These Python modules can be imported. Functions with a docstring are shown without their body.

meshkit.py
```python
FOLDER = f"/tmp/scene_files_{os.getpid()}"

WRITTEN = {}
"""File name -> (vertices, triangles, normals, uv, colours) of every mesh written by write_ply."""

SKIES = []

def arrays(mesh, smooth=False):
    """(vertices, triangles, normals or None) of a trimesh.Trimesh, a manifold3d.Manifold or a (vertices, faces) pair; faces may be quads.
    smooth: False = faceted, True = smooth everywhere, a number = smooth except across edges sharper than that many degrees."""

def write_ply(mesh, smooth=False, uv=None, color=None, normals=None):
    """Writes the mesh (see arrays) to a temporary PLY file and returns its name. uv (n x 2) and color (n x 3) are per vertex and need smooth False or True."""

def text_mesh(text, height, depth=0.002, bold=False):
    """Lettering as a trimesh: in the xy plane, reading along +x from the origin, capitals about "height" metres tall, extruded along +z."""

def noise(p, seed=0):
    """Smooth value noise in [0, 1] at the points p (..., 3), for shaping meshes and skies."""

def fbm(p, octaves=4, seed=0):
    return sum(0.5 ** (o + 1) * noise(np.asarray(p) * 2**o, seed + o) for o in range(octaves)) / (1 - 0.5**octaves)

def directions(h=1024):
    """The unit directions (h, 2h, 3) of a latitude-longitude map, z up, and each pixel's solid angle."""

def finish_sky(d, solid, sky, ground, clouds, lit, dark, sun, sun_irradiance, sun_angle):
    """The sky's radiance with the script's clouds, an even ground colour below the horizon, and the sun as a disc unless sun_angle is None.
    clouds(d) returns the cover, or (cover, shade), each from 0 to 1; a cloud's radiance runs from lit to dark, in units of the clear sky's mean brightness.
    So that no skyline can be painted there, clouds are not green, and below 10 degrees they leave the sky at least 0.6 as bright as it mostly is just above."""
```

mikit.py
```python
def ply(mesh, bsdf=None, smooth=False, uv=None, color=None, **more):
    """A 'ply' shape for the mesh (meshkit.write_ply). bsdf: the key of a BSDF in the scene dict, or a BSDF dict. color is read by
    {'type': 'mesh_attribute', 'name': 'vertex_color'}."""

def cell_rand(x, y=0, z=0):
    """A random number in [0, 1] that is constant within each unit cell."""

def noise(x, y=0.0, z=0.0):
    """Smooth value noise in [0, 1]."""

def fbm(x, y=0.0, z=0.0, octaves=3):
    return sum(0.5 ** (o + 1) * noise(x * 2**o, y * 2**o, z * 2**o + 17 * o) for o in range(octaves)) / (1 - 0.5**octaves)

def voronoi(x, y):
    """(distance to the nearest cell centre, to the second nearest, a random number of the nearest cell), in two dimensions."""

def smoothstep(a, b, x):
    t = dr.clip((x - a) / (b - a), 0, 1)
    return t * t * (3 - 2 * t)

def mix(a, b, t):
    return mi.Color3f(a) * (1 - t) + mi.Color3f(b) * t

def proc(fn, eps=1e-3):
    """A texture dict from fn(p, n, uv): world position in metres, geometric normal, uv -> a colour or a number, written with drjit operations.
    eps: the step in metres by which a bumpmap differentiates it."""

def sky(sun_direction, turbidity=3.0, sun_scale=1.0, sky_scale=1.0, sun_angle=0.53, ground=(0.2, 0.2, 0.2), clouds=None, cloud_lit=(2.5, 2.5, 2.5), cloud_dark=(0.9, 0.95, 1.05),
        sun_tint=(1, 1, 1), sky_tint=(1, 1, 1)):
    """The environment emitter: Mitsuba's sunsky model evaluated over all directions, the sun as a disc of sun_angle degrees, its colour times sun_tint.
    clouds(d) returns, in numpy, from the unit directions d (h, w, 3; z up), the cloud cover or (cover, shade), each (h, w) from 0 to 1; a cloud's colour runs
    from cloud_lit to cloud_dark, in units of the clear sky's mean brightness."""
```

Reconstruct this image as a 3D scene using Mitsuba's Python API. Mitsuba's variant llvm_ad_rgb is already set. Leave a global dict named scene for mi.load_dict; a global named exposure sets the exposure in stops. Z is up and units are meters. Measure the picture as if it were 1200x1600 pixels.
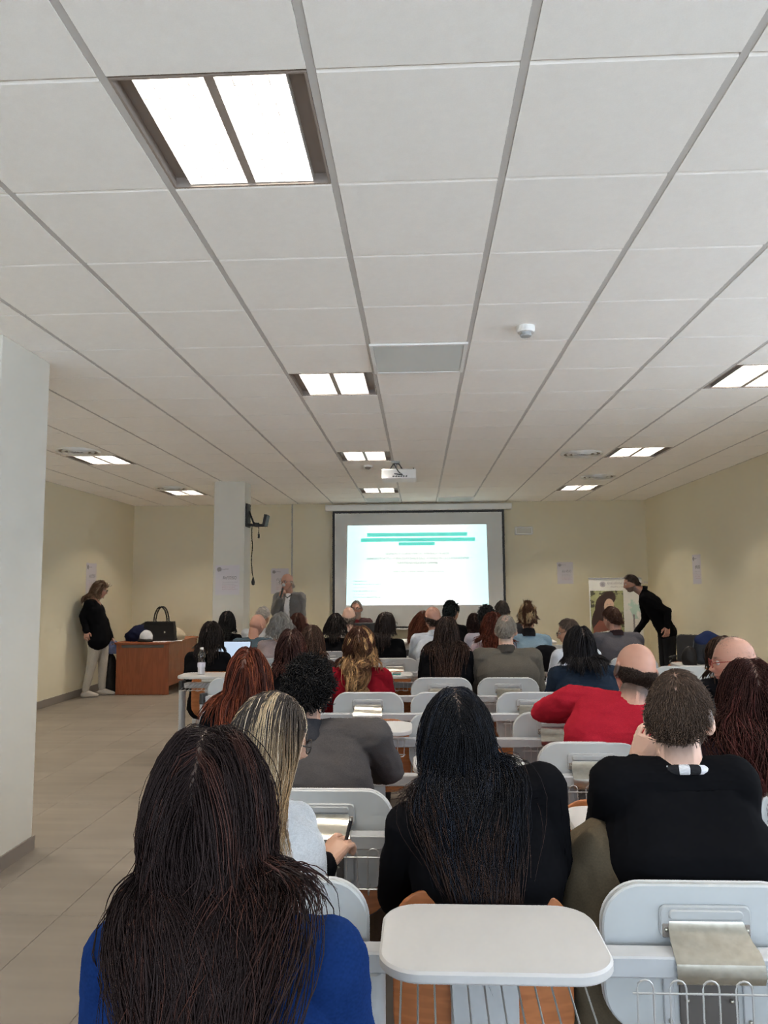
import math, random, numpy as np, trimesh, mitsuba as mi, drjit as dr, mikit, meshkit
import manifold3d as m3
from mikit import ply, proc, noise, fbm, smoothstep, mix
from shapely.geometry import box as sbox, Point
T = mi.ScalarTransform4f
RG = np.random.default_rng(7)
scene, labels = {}, {}
exposure = 0.0

# ---------------------------------------------------------------- camera, sky
H, CEIL = 1.57, 3.025
FPX, YAW, PITCH, ROLL = 1171.4, 0.0460, 0.09943, -0.00674
_R = np.array([math.cos(YAW), math.sin(YAW), 0.0])
_F = np.array([-math.sin(YAW) * math.cos(PITCH), math.cos(YAW) * math.cos(PITCH), math.sin(PITCH)])
_U = np.cross(_R, _F)
CR, CU = math.cos(ROLL) * _R + math.sin(ROLL) * _U, -math.sin(ROLL) * _R + math.cos(ROLL) * _U
scene['camera'] = {'type': 'perspective', 'fov': math.degrees(2 * math.atan(600 / FPX)), 'fov_axis': 'x', 'near_clip': 0.05, 'far_clip': 100.0,
                   'to_world': T().look_at(origin=[0, 0, H], target=[_F[0], _F[1], H + _F[2]], up=CU.tolist())}
DAY = 4.6
scene['daylight'] = {'type': 'constant', 'radiance': {'type': 'rgb', 'value': [DAY * 0.82, DAY * 0.97, DAY * 1.15]}}
LAMP = 36.0
BEAM = 6.0
LAMP_RGB = [LAMP, LAMP * 0.90, LAMP * 0.77]

def W(px, py, Y):
    "the point of the room that lies at depth Y on the line of sight of a pixel measured in the photograph"
    r = _F + CR * (px - 600) / FPX + CU * (800 - py) / FPX
    return r * Y / r[1] + np.array([0, 0, H])

# ---------------------------------------------------------------- materials
def rgb(c): return {'type': 'rgb', 'value': [float(x) for x in c]}
def srgb(r, g, b):
    f = lambda v: (v / 255 / 12.92) if v <= 10 else ((v / 255 + 0.055) / 1.055) ** 2.4
    return np.array([f(r), f(g), f(b)])
def mat(key, color, rough=0.6, metal=0.0, spec=0.5, **k):
    c = color if isinstance(color, dict) else rgb(color)
    scene['mat_' + key] = {'type': 'twosided', 'b': {'type': 'principled', 'base_color': c, 'roughness': rough, 'metallic': metal, 'specular': spec, **k}}
    return 'mat_' + key
VC = {'type': 'mesh_attribute', 'name': 'vertex_color'}

def f_wall(p, n, uv):
    return mix((0.72, 0.655, 0.485), (0.76, 0.695, 0.525), fbm(p.x * 1.3, p.y * 1.3, p.z * 1.3))
def f_pillar(p, n, uv):
    return mix((0.61, 0.585, 0.52), (0.65, 0.625, 0.56), fbm(p.x * 2, p.y * 2, p.z * 2))
def f_floor(p, n, uv):
    g = fbm(p.x * 1.6, p.y * 14.0, 3.0, octaves=4)
    h = fbm(p.x * 3.0, p.y * 3.0, 9.0, octaves=4)
    t = mikit.cell_rand((p.x + 2.215) / 0.465 + 40, p.y / 0.93 + 40)
    return mix((0.165, 0.142, 0.119), (0.235, 0.204, 0.170), dr.clip(g * 0.6 + h * 0.35 + t * 0.22 - 0.08, 0, 1))
def f_tile(p, n, uv):
    s = noise(p.x * 420, p.y * 420, 1.0) * 0.5 + fbm(p.x * 40, p.y * 40, 2.0) * 0.5
    return mix((0.80, 0.76, 0.70), (0.86, 0.82, 0.76), s)
def wood(c0, c1, sx, sy, sz):
    def fn(p, n, uv):
        w = fbm(p.x * sx, p.y * sy, p.z * sz, octaves=4)
        r = 0.5 + 0.5 * dr.sin(w * 26.0 + p.x * sx * 0.4)
        return mix(c0, c1, dr.clip(0.55 * w + 0.4 * r, 0, 1))
    return proc(fn)
M_WALL = mat('wall', proc(f_wall), 0.85)
M_PILLAR = mat('pillar', proc(f_pillar), 0.8)
M_FLOOR = mat('floor', proc(f_floor), 0.42, spec=0.45)
M_GROUT = mat('grout', (0.36, 0.32, 0.27), 0.9)
M_TILE = mat('tile', proc(f_tile), 0.9)
M_RUNNER = mat('runner', (0.52, 0.49, 0.455), 0.6)
M_BASE = mat('base', (0.22, 0.19, 0.165), 0.55)
M_WHITE = mat('white', (0.78, 0.77, 0.74), 0.45)
M_HATCH = mat('hatch', (0.60, 0.62, 0.60), 0.35)
M_LAMPSIDE = mat('lampside', (0.30, 0.25, 0.215), 0.4)
M_BLADE = mat('blade', (0.45, 0.44, 0.42), 0.3)
M_TABLET = mat('tablet', (0.47, 0.462, 0.452), 0.45)
M_TABREV = mat('tabrev', (0.42, 0.437, 0.44), 0.42)
M_HOUSING = mat('housing', (0.36, 0.37, 0.37), 0.45)
M_STEEL = mat('steelpaint', (0.40, 0.41, 0.42), 0.45)
M_GALV = mat('galv', proc(lambda p, n, uv: mix((0.42, 0.40, 0.34), (0.58, 0.56, 0.50), fbm(p.x * 60, p.y * 60, p.z * 60))), 0.3, 1.0)
M_WIRE = mat('wire', (0.50, 0.50, 0.49), 0.35, 0.6)
M_DARKPLATE = mat('darkplate', (0.085, 0.075, 0.068), 0.55)
M_CAP = mat('blackcap', (0.02, 0.02, 0.022), 0.5)
M_SEATWOOD = mat('seatwood', wood((0.30, 0.095, 0.030), (0.46, 0.17, 0.06), 5, 5, 26), 0.36)
M_DESKWOOD = mat('deskwood', wood((0.21, 0.056, 0.020), (0.32, 0.090, 0.033), 14, 14, 1.4), 0.35)
M_BLACK = mat('black', (0.012, 0.012, 0.013), 0.5)
M_LEATHER = mat('leather', proc(lambda p, n, uv: mix((0.012, 0.011, 0.011), (0.020, 0.018, 0.017), fbm(p.x * 90, p.y * 90, p.z * 90))), 0.5, spec=0.12)
M_SCREEN = mat('screenfabric', (0.66, 0.66, 0.64), 0.9)
M_PAPER = mat('paper', (0.62, 0.58, 0.60), 0.8)
M_INK = mat('ink', (0.30, 0.28, 0.29), 0.8)
M_INKLIGHT = mat('inklight', (0.45, 0.42, 0.44), 0.8)
M_INKRED = mat('inkred', (0.55, 0.42, 0.44), 0.8)
M_SKIN = mat('skin', VC, 0.48, spec=0.4)
M_HAIR = mat('hair', VC, 0.55, spec=0.09)
M_HAIRMATT = mat('hairmatt', VC, 0.6, spec=0.2)
M_LENS = 'mat_lens'
scene['mat_lens'] = {'type': 'thindielectric', 'int_ior': 1.5}
M_PET = 'mat_pet'
scene['mat_pet'] = {'type': 'thindielectric', 'int_ior': 1.5}
M_FRAME = mat('frame', (0.03, 0.025, 0.022), 0.3)
M_REDFRAME = mat('redframe', (0.22, 0.03, 0.02), 0.35)
M_GOLD = mat('gold', (0.85, 0.60, 0.40), 0.25, 1.0)
M_EYE = mat('eye', VC, 0.2)
_cloth = {}
def cloth(key, c, rough=0.85, sheen=0.3, var=0.25, sc=300.0):
    if key not in _cloth:
        c = np.array(c, float)
        a, b = (c * (1 - var)).tolist(), (c * (1 + var)).tolist()
        _cloth[key] = mat('cloth_' + key, proc(lambda p, n, uv, a=a, b=b, sc=sc: mix(a, b, noise(p.x * sc, p.y * sc, p.z * sc) * 0.5 + fbm(p.x * 9, p.y * 9, p.z * 9) * 0.5)), max(rough, 0.9), spec=0.04, sheen=0.0)
    return _cloth[key]

# ---------------------------------------------------------------- mesh helpers
def tm(v, f): return trimesh.Trimesh(np.asarray(v, float), np.asarray(f, int), process=False)
def cat(ms): return trimesh.util.concatenate(ms) if len(ms) > 1 else ms[0]
def bx(x0, x1, y0, y1, z0, z1):
    m = trimesh.creation.box(extents=[x1 - x0, y1 - y0, z1 - z0]); m.apply_translation([(x0 + x1) / 2, (y0 + y1) / 2, (z0 + z1) / 2]); return m
def cbx(x0, x1, y0, y1, z0, z1, c=0.003):
    "box with chamfered edges"
    pts = []
    for a, b, d in ((c, 0, 0), (0, c, 0), (0, 0, c)):
        e = [c - a if False else 0] * 3
        ins = (0 if a else c, 0 if b else c, 0 if d else c)
        for x in (x0 + ins[0], x1 - ins[0]):
            for y in (y0 + ins[1], y1 - ins[1]):
                for z in (z0 + ins[2], z1 - ins[2]): pts.append((x, y, z))
    return frm(m3.Manifold.hull_points(np.array(pts)))
def frm(M):
    m = M.to_mesh(); return tm(m.vert_properties[:, :3], m.tri_verts)
def tom(mesh): return m3.Manifold(m3.Mesh(np.asarray(mesh.vertices, np.float32), np.asarray(mesh.faces, np.uint32)))
def rrect(w, h, r, n=8):
    pts = []
    for cx, cy, a0 in ((w / 2 - r, h / 2 - r, 0), (-w / 2 + r, h / 2 - r, 90), (-w / 2 + r, -h / 2 + r, 180), (w / 2 - r, -h / 2 + r, 270)):
        for k in range(n + 1):
            a = math.radians(a0 + 90 * k / n); pts.append((cx + r * math.cos(a), cy + r * math.sin(a)))
    return np.array(pts)
def slab(w, h, t, r, c=0.004, n=8):
    "rounded rectangle in xy, thickness t along z from 0, chamfered rims"
    o, i = rrect(w, h, r, n), rrect(w - 2 * c, h - 2 * c, max(r - c, 0.001), n)
    P = np.vstack([np.c_[i, np.zeros(len(i))], np.c_[o, np.full(len(o), c)], np.c_[o, np.full(len(o), t - c)], np.c_[i, np.full(len(i), t)]])
    return frm(m3.Manifold.hull_points(P))
def tf(m, R=None, t=(0, 0, 0)):
    m = m.copy()
    if R is not None: m.vertices = m.vertices @ np.asarray(R).T
    m.vertices = m.vertices + np.asarray(t); return m
def Rx(d): a = math.radians(d); c, s = math.cos(a), math.sin(a); return np.array([[1, 0, 0], [0, c, -s], [0, s, c]])
def Ry(d): a = math.radians(d); c, s = math.cos(a), math.sin(a); return np.array([[c, 0, s], [0, 1, 0], [-s, 0, c]])
def Rz(d): a = math.radians(d); c, s = math.cos(a), math.sin(a); return np.array([[c, -s, 0], [s, c, 0], [0, 0, 1]])
def tube(path, r, n=6, closed=False):
    p = np.asarray(path, float); S = len(p)
    t = np.gradient(p, axis=0) if not closed else np.roll(p, -1, 0) - np.roll(p, 1, 0)
    t /= np.linalg.norm(t, axis=1, keepdims=True) + 1e-12
    ref = np.array([0.31, 0.17, 0.93]) if abs(t[:, 2]).mean() < 0.8 else np.array([0.95, 0.2, 0.1])
    a = np.cross(t, ref); a /= np.linalg.norm(a, axis=1, keepdims=True) + 1e-12
    b = np.cross(t, a); r = np.broadcast_to(r, (S,))
    g = np.arange(n) * 2 * np.pi / n
    V = p[:, None] + r[:, None, None] * (np.cos(g)[None, :, None] * a[:, None] + np.sin(g)[None, :, None] * b[:, None])
    F = []
    for i in range(S if closed else S - 1):
        j = (i + 1) % S
        for k in range(n):
            l = (k + 1) % n; F += [(i * n + k, i * n + l, j * n + l), (i * n + k, j * n + l, j * n + k)]
    V = V.reshape(-1, 3)
    if not closed:
        V = np.vstack([V, p[:1], p[-1:]]); c0, c1 = len(V) - 2, len(V) - 1
        for k in range(n):
            l = (k + 1) % n; F += [(c0, l, k), (c1, (S - 1) * n + k, (S - 1) * n + l)]
    m = tm(V, F)
    if m.volume < 0: m.invert()
    return m
def lathe(prof, n=24):
    m = trimesh.creation.revolve(np.asarray(prof, float), sections=n); return m
def sphere(c, r, n=20): return m3.Manifold.sphere(r, n).translate(list(map(float, c)))
def ellip(c, r, R=None, n=24):
    M = m3.Manifold.sphere(1.0, n).scale(list(map(float, r)))
    if R is not None: M = M.transform(np.c_[np.asarray(R, float), np.zeros(3)])
    return M.translate(list(map(float, c)))
def hull(*cr, n=18): return m3.Manifold.batch_hull([sphere(c, r, n) for c, r in cr])
def uni(l): return m3.Manifold.batch_boolean(l, m3.OpType.Add)
def smooth_mesh(M, edge, it=12):
    m = frm(M.refine_to_length(edge)); m.merge_vertices()
    if it: trimesh.smoothing.filter_taubin(m, lamb=0.55, nu=0.53, iterations=it)
    return m

# ---------------------------------------------------------------- scene tree helpers
_used = set()
def numbered(name):
    if name not in _used: _used.add(name); return name
    k = 1
    while f'{name}_{k:03d}' in _used: k += 1
    _used.add(f'{name}_{k:03d}'); return f'{name}_{k:03d}'
def put(name, mesh, m, parent=None, smooth=False, label=None, cat=None, group=None, kind=None, color=None, **more):
    key = numbered(f'{parent}__{name}' if parent else name)
    scene[key] = mesh if isinstance(mesh, dict) else ply(mesh, m, smooth=smooth, color=color, **more)
    d = {k: v for k, v in (('label', label), ('category', cat), ('group', group), ('kind', kind)) if v}
    if d: labels[key] = d
    return key
def thing(name, label, cat, group=None):
    key = numbered(name); labels[key] = {'label': label, 'category': cat, **({'group': group} if group else {})}
    return key
def at(d, x=0, y=0, z=0, rz=0): return {**d, 'to_world': T().translate([float(x), float(y), float(z)]).rotate([0, 0, 1], float(rz))}

# ================================================================ THE ROOM
XL, XR, YF, YB = -5.02, 3.88, 12.98, -2.6
GX, GY, P6 = -0.2883, 1.9718, 0.6
fl = put('floor', bx(XL - 0.2, XR + 0.2, YB - 0.2, YF + 0.2, -0.12, -0.004), M_GROUT, kind='structure', label='grey brown tiled floor')
def vis(P, m=60):
    q = np.asarray(P, float) - [0, 0, H]; z = q @ _F
    u, v = 600 + FPX * (q @ CR) / np.maximum(z, 1e-6), 800 - FPX * (q @ CU) / np.maximum(z, 1e-6)
    return bool(((z > 0.2) & (u > -m) & (u < 1200 + m) & (v > -m) & (v < 1600 + m)).any())
tw, tl = 0.465, 0.93
tile_d = ply(cbx(0.0012, tw - 0.0012, 0.0012, tl - 0.0012, -0.004, 0.0, 0.0008), M_FLOOR)
rest = []
for i in range(-7, 14):
    for j in range(-4, 14):
        x, y = -2.215 + i * tw, j * tl
        if x + tw < XL or x > XR or y > YF: continue
        left = x < 0.3 and y > 2
        if left and vis([(x, y, 0), (x + tw, y, 0), (x, y + tl, 0), (x + tw, y + tl, 0)], 0): put('tile', at(tile_d, x, y), None, fl)
        else: rest.append(bx(x + 0.0012, x + tw - 0.0012, y + 0.0012, y + tl - 0.0012, -0.004, 0.0))
put('tile_field', cat(rest), M_FLOOR, fl, kind='stuff')

put('wall_front', bx(XL - 0.15, XR + 0.15, YF, YF + 0.15, -0.1, CEIL + 0.3), M_WALL, kind='structure', label='cream painted wall behind the projection screen')
put('wall_left', bx(XL - 0.15, XL, YB, YF, -0.1, CEIL + 0.3), M_WALL, kind='structure', label='cream painted left side wall')
RW = [(-2.3, -0.2), (0.2, 2.3), (2.7, 4.8)]
rw = [bx(XR, XR + 0.15, YB, YF, -0.1, 0.9), bx(XR, XR + 0.15, YB, YF, 2.9, CEIL + 0.3)]
for y0, y1 in zip([YB] + [w[1] for w in RW], [w[0] for w in RW] + [YF]): rw.append(bx(XR, XR + 0.15, y0, y1, 0.9, 2.9))
put('wall_right', cat(rw), M_WALL, kind='structure', label='cream painted right side wall')
WN = [(-4.77, -2.35), (-2.0, 0.35), (0.7, 3.1)]
rear = [bx(XL - 0.15, XR + 0.15, YB - 0.15, YB, -0.1, 0.5), bx(XL - 0.15, XR + 0.15, YB - 0.15, YB, 2.9, CEIL + 0.3)]
for x in (XL - 0.1, -2.35, 0.35, 3.1): rear.append(bx(x, x + (0.85 if x > 3 else 0.35), YB - 0.15, YB, 0.5, 2.9))
put('wall_rear', cat(rear), M_WALL, kind='structure', label='cream painted rear wall with wide window openings')
def wframe(k, R, o, w, z0, z1):
    m = cat([bx(0, w, -0.03, 0.03, z0, z0 + 0.06), bx(0, w, -0.03, 0.03, z1 - 0.06, z1), bx(0, 0.06, -0.03, 0.03, z0, z1), bx(w - 0.06, w, -0.03, 0.03, z0, z1), bx(w / 2 - 0.03, w / 2 + 0.03, -0.03, 0.03, z0, z1)])
    put(f'window_{k}', tf(m, R, o), M_WHITE, kind='structure', label='white window frame behind the camera')
for q, (a, b) in enumerate(WN): wframe(q + 1, None, (a, YB - 0.07, 0), b - a, 0.5, 2.9)
for q, (a, b) in enumerate(RW): wframe(q + 4, Rz(90), (XR + 0.07, a, 0), b - a, 0.9, 2.9)
put('baseboard_left', cbx(XL, XL + 0.014, YB, YF, 0, 0.10), M_BASE, kind='structure', label='dark skirting along the left wall')
put('baseboard_front', cbx(XL, XR, YF - 0.014, YF, 0, 0.10), M_BASE, kind='structure', label='dark skirting along the front wall')
put('baseboard_right', cbx(XR - 0.014, XR, YB, YF, 0, 0.10), M_BASE, kind='structure', label='dark skirting along the right wall')
for name, y0, y1, lab in (('pillar', 4.06, 4.62, 'wide cream pillar at the left edge, nearest to the camera'), ('pillar', 10.07, 10.44, 'cream square pillar behind the desk with a notice taped to it')):
    pk = thing(name, lab, 'pillar')
    put('shaft', cbx(-2.79, -2.365, y0, y1, 0, CEIL, 0.006), M_PILLAR, pk)
    put('skirting', cat([bx(-2.80, -2.355, y0 - 0.012, y0, 0, 0.08), bx(-2.365, -2.353, y0 - 0.012, y1 + 0.012, 0, 0.08)]), M_BASE, pk)

# ceiling: slab, runners, tiles
ce = put('ceiling', bx(XL - 0.2, XR + 0.2, YB - 0.2, YF + 0.2, CEIL + 0.14, CEIL + 0.3), M_WALL, kind='structure', label='suspended ceiling of square white tiles between grey runners')
lamps = {(i, j) for i in (-6, -1, 4) for j in (0, 5, 10, 15)}
ZT = CEIL - 0.004
for i in range(-8, 8):
    x = GX + i * P6
    if XL < x < XR: put('runner', bx(x - 0.0125, x + 0.0125, YB, YF, CEIL - 0.002, CEIL + 0.03), M_RUNNER, ce)
put('edge_trim', cat([bx(XL, XL + 0.02, YB, YF, CEIL - 0.004, CEIL + 0.02), bx(XR - 0.02, XR, YB, YF, CEIL - 0.004, CEIL + 0.02), bx(XL, XR, YF - 0.02, YF, CEIL - 0.004, CEIL + 0.02)]), M_RUNNER, ce)
def ctile(x0, x1, y0, y1):
    "tegular tile: bevelled across edges"
    pts = []
    for y, z in ((y0, ZT + 0.02), (y0, ZT + 0.006), (y0 + 0.009, ZT), (y1 - 0.009, ZT), (y1, ZT + 0.006), (y1, ZT + 0.02)):
        pts += [(x0, y, z), (x1, y, z)]
    return frm(m3.Manifold.hull_points(np.array(pts)))
ct_d = ply(ctile(0.0135, P6 - 0.0135, 0.001, P6 - 0.001), M_TILE)
rest = []
hatches = {(0, 4), (1, 17), (-1, 17)}
cnt = 0
cells = []
for i in range(-9, 8):
    for j in range(-10, 19):
        x0, x1, y0, y1 = GX + i * P6, GX + (i + 1) * P6, GY + j * P6, GY + (j + 1) * P6
        if x1 < XL + 0.05 or x0 > XR - 0.05 or y1 < YB or y0 > YF - 0.03 or (i, j) in lamps: continue
        cells.append((i, j, x0, x1, y0, y1))
cells.sort(key=lambda c: abs(c[4] + 0.3) + 0.3 * abs(c[2]))
for i, j, x0, x1, y0, y1 in cells:
    whole = x0 >= XL and x1 <= XR and y1 <= YF
    v = vis([(x0, y0, CEIL), (x1, y0, CEIL), (x0, y1, CEIL), (x1, y1, CEIL)], 0)
    if v and cnt < 298:
        cnt += 1
        if whole: put('tile', at(ct_d, x0, y0), None, ce)
        else: put('tile', ctile(max(x0, XL) + 0.0135, min(x1, XR) - 0.0135, y0 + 0.001, min(y1, YF) - 0.001), M_TILE, ce)
    else: rest.append(ctile(max(x0, XL) + 0.0135, min(x1, XR) - 0.0135, max(y0, YB) + 0.001, min(y1, YF) - 0.001))
put('tile_field', cat(rest), M_TILE, ce, kind='stuff')

# recessed lamps
def lamp_parts():
    z0, z1 = CEIL - 0.003, CEIL + 0.10
    a, b = 0.0135, P6 - 0.0135
    hs = cat([bx(a, a + 0.008, 0.002, P6 - 0.002, z0, z1), bx(b - 0.008, b, 0.002, P6 - 0.002, z0, z1), bx(a, b, 0.002, 0.010, z0, z1), bx(a, b, P6 - 0.010, P6 - 0.002, z0, z1), bx(a, b, 0.002, P6 - 0.002, z1 - 0.004, z1)])
    sides = cat([bx(a + 0.008, 0.075, 0.01, P6 - 0.01, CEIL + 0.035, CEIL + 0.045), bx(P6 - 0.075, b - 0.008, 0.01, P6 - 0.01, CEIL + 0.035, CEIL + 0.045), bx(0.287, 0.313, 0.01, P6 - 0.01, CEIL + 0.004, CEIL + 0.045)])
    bl = []
    for x0, x1 in ((0.075, 0.287), (0.313, P6 - 0.075)):
        for x in np.linspace(x0, x1 - 0.0015, 5): bl.append(bx(x, x + 0.0015, 0.012, P6 - 0.012, CEIL + 0.004, CEIL + 0.046))
        for k in range(13):
            y = 0.012 + (P6 - 0.026) * k / 12; bl.append(bx(x0, x1, y, y + 0.0015, CEIL + 0.004, CEIL + 0.046))
    def em(x0, x1):
        z = CEIL + 0.062
        return tm([(x0, 0.012, z), (x1, 0.012, z), (x1, P6 - 0.012, z), (x0, P6 - 0.012, z)], [(0, 2, 1), (0, 3, 2)])
    return hs, sides, cat(bl), cat([em(0.075, 0.287), em(0.313, P6 - 0.075)])
hs, sd, bl, em = lamp_parts()
hs_d, sd_d, bl_d = ply(hs, M_LAMPSIDE), ply(sd, M_LAMPSIDE), ply(bl, M_BLADE)
em_d = ply(em, mat('tube', (0.8, 0.8, 0.8)), emitter={'type': 'area', 'radiance': rgb(LAMP_RGB)})
LL = {(-1, 0): 'large bright ceiling lamp nearest to the camera', (-1, 5): 'second ceiling lamp of the middle row, beside the square hatch', (-1, 10): 'third ceiling lamp of the middle row, just before the projector',
      (-1, 15): 'farthest ceiling lamp of the middle row, above the screen', (-6, 10): 'nearer of the two ceiling lamps at the left wall', (-6, 15): 'farther of the two ceiling lamps at the left wall',
      (4, 5): 'ceiling lamp cut by the right edge of the picture', (4, 10): 'middle ceiling lamp of the right row', (4, 15): 'farthest ceiling lamp of the right row', (-6, 0): 'ceiling lamp outside the picture, high on the near left', (4, 0): 'ceiling lamp outside the picture, high on the near right', (-6, 5): 'ceiling lamp behind the pillar at the left edge'}
for i, j in sorted(lamps, key=lambda c: (c[1], c[0])):
    x, y = GX + i * P6, GY + j * P6
    if y < YB + 0.1: continue
    k = thing('ceiling_lamp', LL.get((i, j), 'square recessed ceiling lamp outside the picture'), 'ceiling lamp', 'recessed ceiling lamps')
    put('housing', at(hs_d, x, y), None, k); put('reflector', at(sd_d, x, y), None, k); put('louvre', at(bl_d, x, y), None, k); put('light_panel', at(em_d, x, y), None, k)
    # the wide-beam part of this lamp's light, which its louvre throws down and sideways up to a cut-off
    scene[f'beam_{i + 6}_{j}'] = {'type': 'spot', 'intensity': rgb((BEAM, BEAM * 0.90, BEAM * 0.77)), 'cutoff_angle': 60.0, 'beam_width': 40.0, 'to_world': T().look_at(origin=[x + 0.3, y + 0.3, CEIL - 0.008], target=[x + 0.3, y + 0.3, 0.0], up=[0, 1, 0])}
# hatch and far diffusers
for (i, j), lab in (((0, 4), 'large flat square air panel set proud of the ceiling, right of the second lamp'), ((1, 17), 'small square air panel in the ceiling right of centre above the screen'), ((-1, 17), 'small square air panel in the ceiling left of centre above the screen')):
    x, y = GX + i * P6, GY + j * P6
    k = thing('air_panel', lab, 'air vent', 'square ceiling air panels')
    put('frame', cat([bx(x + 0.003, x + 0.597, y, y + 0.022, ZT - 0.012, ZT - 0.0005), bx(x + 0.003, x + 0.597, y + 0.578, y + 0.6, ZT - 0.012, ZT - 0.0005), bx(x + 0.003, x + 0.025, y, y + 0.6, ZT - 0.012, ZT - 0.0005), bx(x + 0.575, x + 0.597, y, y + 0.6, ZT - 0.012, ZT - 0.0005)]), M_WHITE, k)
    put('panel', cbx(x + 0.026, x + 0.574, y + 0.023, y + 0.577, ZT - 0.009, ZT - 0.0005, 0.002), M_HATCH, k)
for (i, j), lab in (((3, 10), 'round air vent in the ceiling left of the middle right-hand lamp'), ((4, 13), 'round air vent in the ceiling before the farthest right-hand lamp'), ((-6, 9), 'round air vent in the ceiling beside the nearer left lamp'), ((-6, 14), 'round air vent in the ceiling beside the farther left lamp')):
    x, y = GX + (i + 0.5) * P6, GY + (j + 0.5) * P6
    k = thing('round_vent', lab, 'air vent', 'round ceiling vents')
    rings = []
    for q, (r0, r1) in enumerate(((0.20, 0.23), (0.14, 0.165), (0.08, 0.105))):
        m = lathe([(r0, 0.0), (r1, 0.0), (r1 - 0.008, -0.016 - 0.004 * q), (r0 - 0.004, -0.010 - 0.004 * q), (r0, 0.0)], 32); rings.append(tf(m, t=(x, y, ZT - 0.0005)))
    put('ring', rings[0], M_WHITE, k, 40); put('ring', rings[1], M_WHITE, k, 40); put('ring', rings[2], M_WHITE, k, 40)
    put('core', tf(lathe([(0, 0), (0.2, 0), (0.2, -0.002), (0, -0.002)], 32), t=(x, y, ZT - 0.0005)), M_BASE, k)
k = thing('smoke_detector', 'small white smoke detector on the ceiling', 'smoke detector')
sx, sy = 0.615, 4.13
put('base', tf(lathe([(0, 0), (0.052, 0), (0.052, -0.02), (0.046, -0.034), (0, -0.034)], 28), t=(sx, sy, ZT)), M_WHITE, k, 40)
put('grille', tf(lathe([(0, -0.034), (0.028, -0.034), (0.028, -0.047), (0.034, -0.048), (0.030, -0.056), (0, -0.057)], 28), t=(sx, sy, ZT)), M_HOUSING, k, 40)
k = thing('ceiling_sensor', 'tiny dark-tipped sensor on the ceiling left of the projector', 'sensor')
put('base', tf(lathe([(0, 0), (0.06, 0), (0.056, -0.02), (0, -0.02)], 24), t=(-0.60, 8.9, ZT)), M_WHITE, k, 40)
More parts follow.
